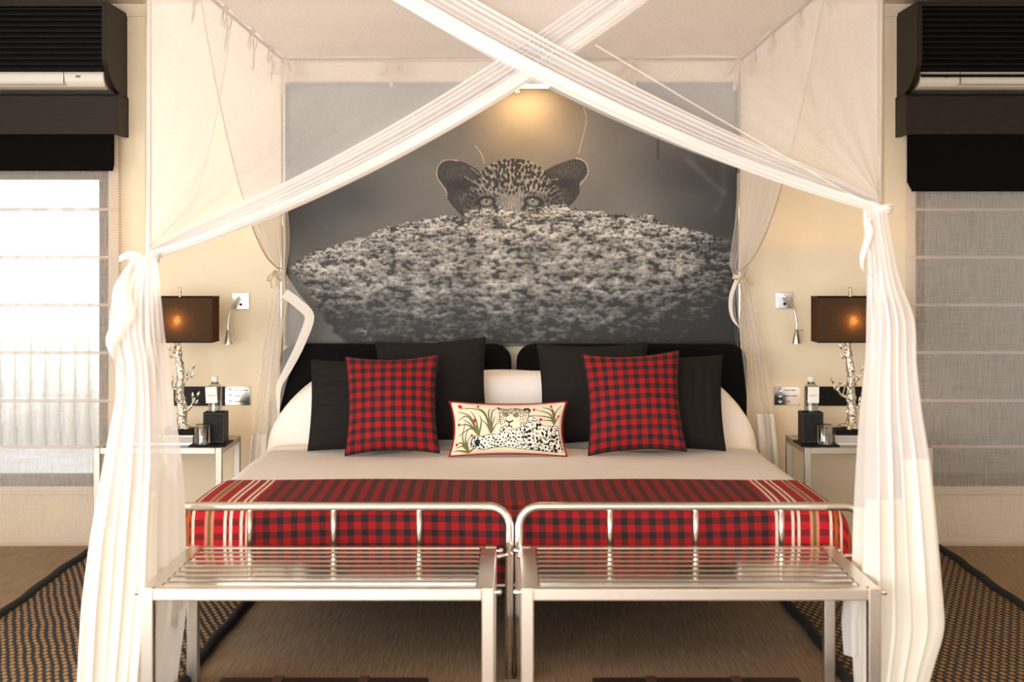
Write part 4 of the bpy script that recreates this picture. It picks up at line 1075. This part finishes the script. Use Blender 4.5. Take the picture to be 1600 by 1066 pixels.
# ---- front curtain, tied low on its post (bright side)
def front_curtain(sx):
    post = (-.993, YF) if sx < 0 else (1.008, YF)
    tp = P(*sgn(sx, (232, 402), (1371, 324)), YF); tie = (tp.x, YF-.03, tp.z)
    r = empty('net_curtain', (post[0], YF, 0), sgn(sx, 'white net curtain tied low on its canopy post beside the sunlit blind', 'net curtain with knotted cream border tied high on its post beside the grey blind'), 'curtain')
    xe = (sgn(sx, 1128, 470)-800)*YF/F      # where the free edge leaves the front rail
    yo = YF-.012*sx-.02
    # single layer of net between post and bunched edge
    def tops(s): return (post[0]+(xe-sx*-.02-post[0])*s, yo, ZR)
    A = net_sheet(tops, tie, lambda s: .10*s, lambda s: (0, .012*math.cos(s*9), .03-.03*s), n=90, rows=40, amp=.0005, waves=9)
    MB().grid(A).build('front_net', M_net, r, smooth=True)
    def tops2(s): return (post[0]+.004*sx, YF+1.28*s, ZR)
    A = net_sheet(tops2, tie, lambda s: .22*s, lambda s: (.01*s, .02*s, .02), n=60, rows=40, amp=0, waves=7)
    A[:, :, 0] += .006*np.sin(np.linspace(0, 40, 60))[None, :]*np.sin(np.linspace(0, PI, 40))[:, None]
    MB().grid(A).build('side_net', M_net, r, smooth=True)
    A[:, -1, 0] -= .001*sx
    m = MB(); strip(m, [Vector(A[i, -1]) for i in range(0, 40, 6)]+[Vector(A[-1, -1])], .014, (0, 1, .3)); m.build('side_hem', M_ribbon, r, smooth=True)
    # bunched edge
    low = P(*sgn(sx, (238, 404), (1366, 330)), YF)
    lowt = (low.x, yo-.01, low.z-.006)
    B = swag_band((xe, yo-.01, ZR), lowt, sgn(sx, .098, .074), sgn(sx, .125, .135), .05, folds=8, wave=.055, depth=.022)
    MB().grid(B).build('swag', M_netfine, r, smooth=True)
    # cream border along the free edge
    e = B[:, -1]; Hm = np.stack([e+np.array([0, -.012, 0.0]), e+np.array([0, -.020, .014]), e+np.array([0, -.024, .030]), e+np.array([0, -.022, .046])], 1)
    sc = np.clip(np.linspace(1.15, .55, len(e)), 0, 2)[:, None]
    for q in range(1, 4): Hm[:, q, 2] = e[:, 2]+(Hm[:, q, 2]-e[:, 2])*sc[:, 0]
    MB().grid(Hm).build('edge_border', M_hem, r, smooth=True)
    if sx > 0:
        m = MB(); strip(m, [P(x, y, YF-.055) for x, y in ((930, 70), (1000, 112), (1080, 160), (1180, 218), (1290, 282), (1362, 322))], .0032, (0, .3, 1)); m.build('inner_hem', M_hem, r, smooth=True)
    knot((tie[0], YF-.03, tie[2]-.004), .030, .012, r)
    m = MB(); q = Vector(tie)+Vector((0, -.035, 0))
    if sx < 0:
        strip(m, [q, q+Vector((-.03, -.01, .008)), q+Vector((-.062, -.005, -.004))], .016, (0, .2, 1)); strip(m, [q, q+Vector((-.02, -.015, -.002)), q+Vector((-.045, -.01, .008))], .016, (0, .2, 1))
    else:
        strip(m, [q, q+Vector((.012, -.01, -.004)), q+Vector((.018, -.005, -.014))], .008, (0, .2, 1))
    m.build('tie_ribbon', M_hem, r, smooth=True)
    if sx < 0:
        out = [(404, 212, 244), (412, 205, 246), (430, 184, 249), (470, 174, 252), (530, 167, 257), (560, 179, 262), (620, 179, 268), (700, 163, 280), (770, 150, 287), (850, 137, 289), (950, 125, 291), (1066, 119, 276), (1122, 117, 276)]
        cut = lambda s: (.585 if s < .25 else .50 if s < .72 else .465)+.02*math.sin(s*30)
        A = tail_aside(out, YF-.06, lambda s: max(0, s-.65)*1.18, 9, .011, overlap=.045, seed=3)
        loop = [(430, 200, 182), (455, 182, 172), (490, 182, 168), (525, 170, 163), (548, 184, 172), (568, 200, 186)]
    else:
        out = [(328, 1349, 1384), (345, 1347, 1388), (400, 1355, 1397), (450, 1354, 1408), (480, 1353, 1424), (510, 1353, 1431), (560, 1352, 1430), (640, 1343, 1439), (720, 1338, 1453), (800, 1334, 1462), (900, 1331, 1471), (985, 1330, 1478), (1066, 1334, 1452), (1122, 1336, 1440)]
        cut = lambda s: (.585+.0*s if s < .62 else .495)+(-.03*s if s < .62 else 0)
        A = tail_aside(out, YF-.06, lambda s: max(0, .24-s)*1.2, 6, .012, overlap=.06, seed=5)
    up, lo = split_rows(A, cut)
    up.build('tail', M_nettail, r, smooth=True); lo.build('tail_border', M_hem, r, smooth=True)
    # border of the free edge turned out as a loop beside the tie
    if sx < 0:
        pts = [(205, 415), (184, 440), (177, 465), (180, 495), (168, 525), (170, 545), (185, 566), (198, 585)]
        wd = .055; dsh = .045
    else:
        pts = [(1366, 336), (1350, 345), (1352, 362), (1346, 385), (1342, 405), (1346, 422), (1362, 432)]
        wd = .05; dsh = -.0
    c = bez([P(x, y, YF-.085) for x, y in pts], 6); n = len(c)
    A = np.zeros((n, 5, 3))
    for i, p in enumerate(c):
        t = i/(n-1)
        for k in range(5):
            u = k/4; A[i, k] = (p.x+(wd*u*(1 if sx < 0 else .45)*math.sin(PI*min(1, t*1.1+.08))), p.y-.02*math.sin(PI*u)-.01, p.z)
    MB().grid(A).build('border_loop', M_hem, r, smooth=True)
    if sx < 0:   # corner of the border reaching under the bench
        A = np.zeros((14, 12, 3))
        for i in range(14):
            for k in range(12):
                u, v = k/11, i/13; yb_ = 985-40*u
                q = P(238+u*(66-8*abs(v-.6)), 902+(yb_-902)*v+6*math.sin(u*5), 4.42); A[i, k] = (q.x, q.y+.012*math.sin(u*7+v*2), q.z)
        MB().grid(A).build('border_corner', M_hem, r, smooth=True)
    else:
        A = np.zeros((14, 12, 3))
        for i in range(14):
            for k in range(12):
                u, v = k/11, i/13; q = P(1316+u*40+8*abs(v-.5), 915+110*v, 4.36); A[i, k] = (q.x, q.y+.014*math.sin(u*8+v*2), q.z)
        MB().grid(A).build('border_corner', M_netfine, r, smooth=True)
front_curtain(-1); front_curtain(1)

def rear_curtain(sx):
    D = 6.60
    tp = P(*sgn(sx, (436, 427), (1154, 432)), D); tie = (tp.x, D, tp.z)
    r = empty('net_curtain', (tie[0], D, 0), sgn(sx, 'net curtain tied by the headboard, its cream bordered corner folded out over the picture', 'net curtain tied by the headboard with a narrow bordered loop at the knot'), 'curtain')
    def tops(s): return (sx*1.0, 4.9+(YR-.03-4.9)*s, ZR-.004)
    A = net_sheet(tops, tie, lambda s: .20*(1-s)+.02, lambda s: (sx*-.015*(1-s), -.03*(1-s), .02*(1-s)), n=80, rows=40, amp=0, waves=9)
    A[:, :, 0] += (.010*np.sin(np.linspace(0, 60, 80)))[None, :]*np.sin(np.linspace(0, PI, 40))[:, None]
    MB().grid(A).build('side_net', M_net, r, smooth=True)
    m = MB(); strip(m, [Vector(A[i, 0]) for i in range(0, 40, 6)]+[Vector(A[-1, 0])], .018, (0, 1, .3)); m.build('side_hem', M_ribbon, r, smooth=True)
    Bk = net_sheet(lambda s: (sx*(1.0-.22*s), YR-.03, ZR-.004), tie, lambda s: -.05*s, lambda s: (-sx*.02*s, 0, .01), n=40, rows=36, amp=.004, waves=6)
    Bk[:, :, 0] -= sx*.03*np.sin(np.linspace(0, PI, 36))[:, None]*np.linspace(0, 1, 40)[None, :]*0
    # the gathered folds just above the knot
    out = sgn(sx, [(290, 398, 442), (330, 404, 451), (360, 413, 454), (390, 424, 453), (412, 431, 449), (427, 432, 446)], [(270, 1152, 1216), (310, 1150, 1204), (350, 1147, 1192), (390, 1142, 1178), (415, 1139, 1168), (432, 1146, 1164)])
    MB().grid(tail(out, D-.01, 4, .02, n=80, overlap=.07, nrow=30, seed=8)).build('gathered_net', M_net, r, smooth=True)
    knot((tie[0], D-.005, tie[2]), .022, .009, r)
    bow((tie[0]+sx*.012, D-.04, tie[2]+.004), (1, 0, 0), r, .7, 40+sx, 'tie_ribbon')
    if sx < 0:
        out = [(428, 432, 448), (445, 428, 452), (480, 422, 450), (540, 412, 442), (620, 402, 438), (690, 392, 437), (760, 386, 436), (852, 384, 436)]
        cut = lambda s: .47 if s > .45 else .60
    else:
        out = [(434, 1148, 1164), (450, 1150, 1172), (500, 1153, 1184), (560, 1160, 1196), (640, 1168, 1208), (720, 1174, 1216), (852, 1178, 1222)]
        cut = lambda s: .51 if s > .38 else .9
    A = tail(out, D-.03, 4, .02, n=90, overlap=.06, nrow=50, seed=12)
    up, lo = split_rows(A, cut); up.build('tail', M_net, r, smooth=True); lo.build('tail_border', M_hem, r, smooth=True)
    m = MB(); strip(m, [P(x, y, D-.06) for x, y in sgn(sx, [(441, 432), (447, 470), (440, 520), (436, 560)], [(1160, 438), (1166, 480), (1172, 540), (1180, 640)])], .008, (1, 0, 0)); m.build('edge_ribbon', M_ribbon, r, smooth=True)
    # turned-out corner with its broad border
    if sx < 0:
        inner = [(446, 432), (447, 470), (445, 520), (441, 560), (436, 600), (436, 640)]
        outer = [(449, 432), (466, 458), (489, 492), (474, 540), (452, 585), (437, 640)]
        bd = [(449, 452), (470, 468), (491, 494), (476, 540), (455, 580), (440, 606), (437, 640)]; wd = .042
    else:
        inner = [(1150, 437), (1149, 460), (1149, 480), (1151, 498), (1153, 508)]
        outer = [(1148, 438), (1139, 462), (1138, 482), (1143, 500), (1153, 510)]
        bd = [(1148, 437), (1140, 460), (1139, 482), (1144, 500), (1154, 512)]; wd = .022
    a = bez([P(x, y, D-.05) for x, y in inner], 6); b = bez([P(x, y, D-.06) for x, y in outer], 6); n = min(len(a), len(b))
    A = np.array([[list(a[i]+(b[i]-a[i])*u+Vector((0, .006*math.sin(u*9), 0))) for u in np.linspace(0, 1, 10)] for i in range(n)])
    MB().grid(A).build('corner_net', M_net, r, smooth=True)
    c = bez([P(x, y, D-.064) for x, y in bd], 6); n = len(c); A = np.zeros((n, 3, 3))
    for i in range(n):
        tn = (c[min(n-1, i+1)]-c[max(0, i-1)]).normalized(); nn = Vector((tn.z, 0, -tn.x))*(-1 if sx < 0 else 1)
        if sx < 0: nn = Vector((-abs(nn.x), 0, nn.z if nn.x <= 0 else -nn.z))
        for k in range(3): A[i, k] = c[i]+nn*(wd*(1-.75*(i/(n-1))**3)*k/2*(1 if sx < 0 else -.8))+Vector((0, -.004*math.sin(PI*k/2), 0))
    MB().grid(A).build('corner_border', M_hem, r, smooth=True)
rear_curtain(-1); rear_curtain(1)
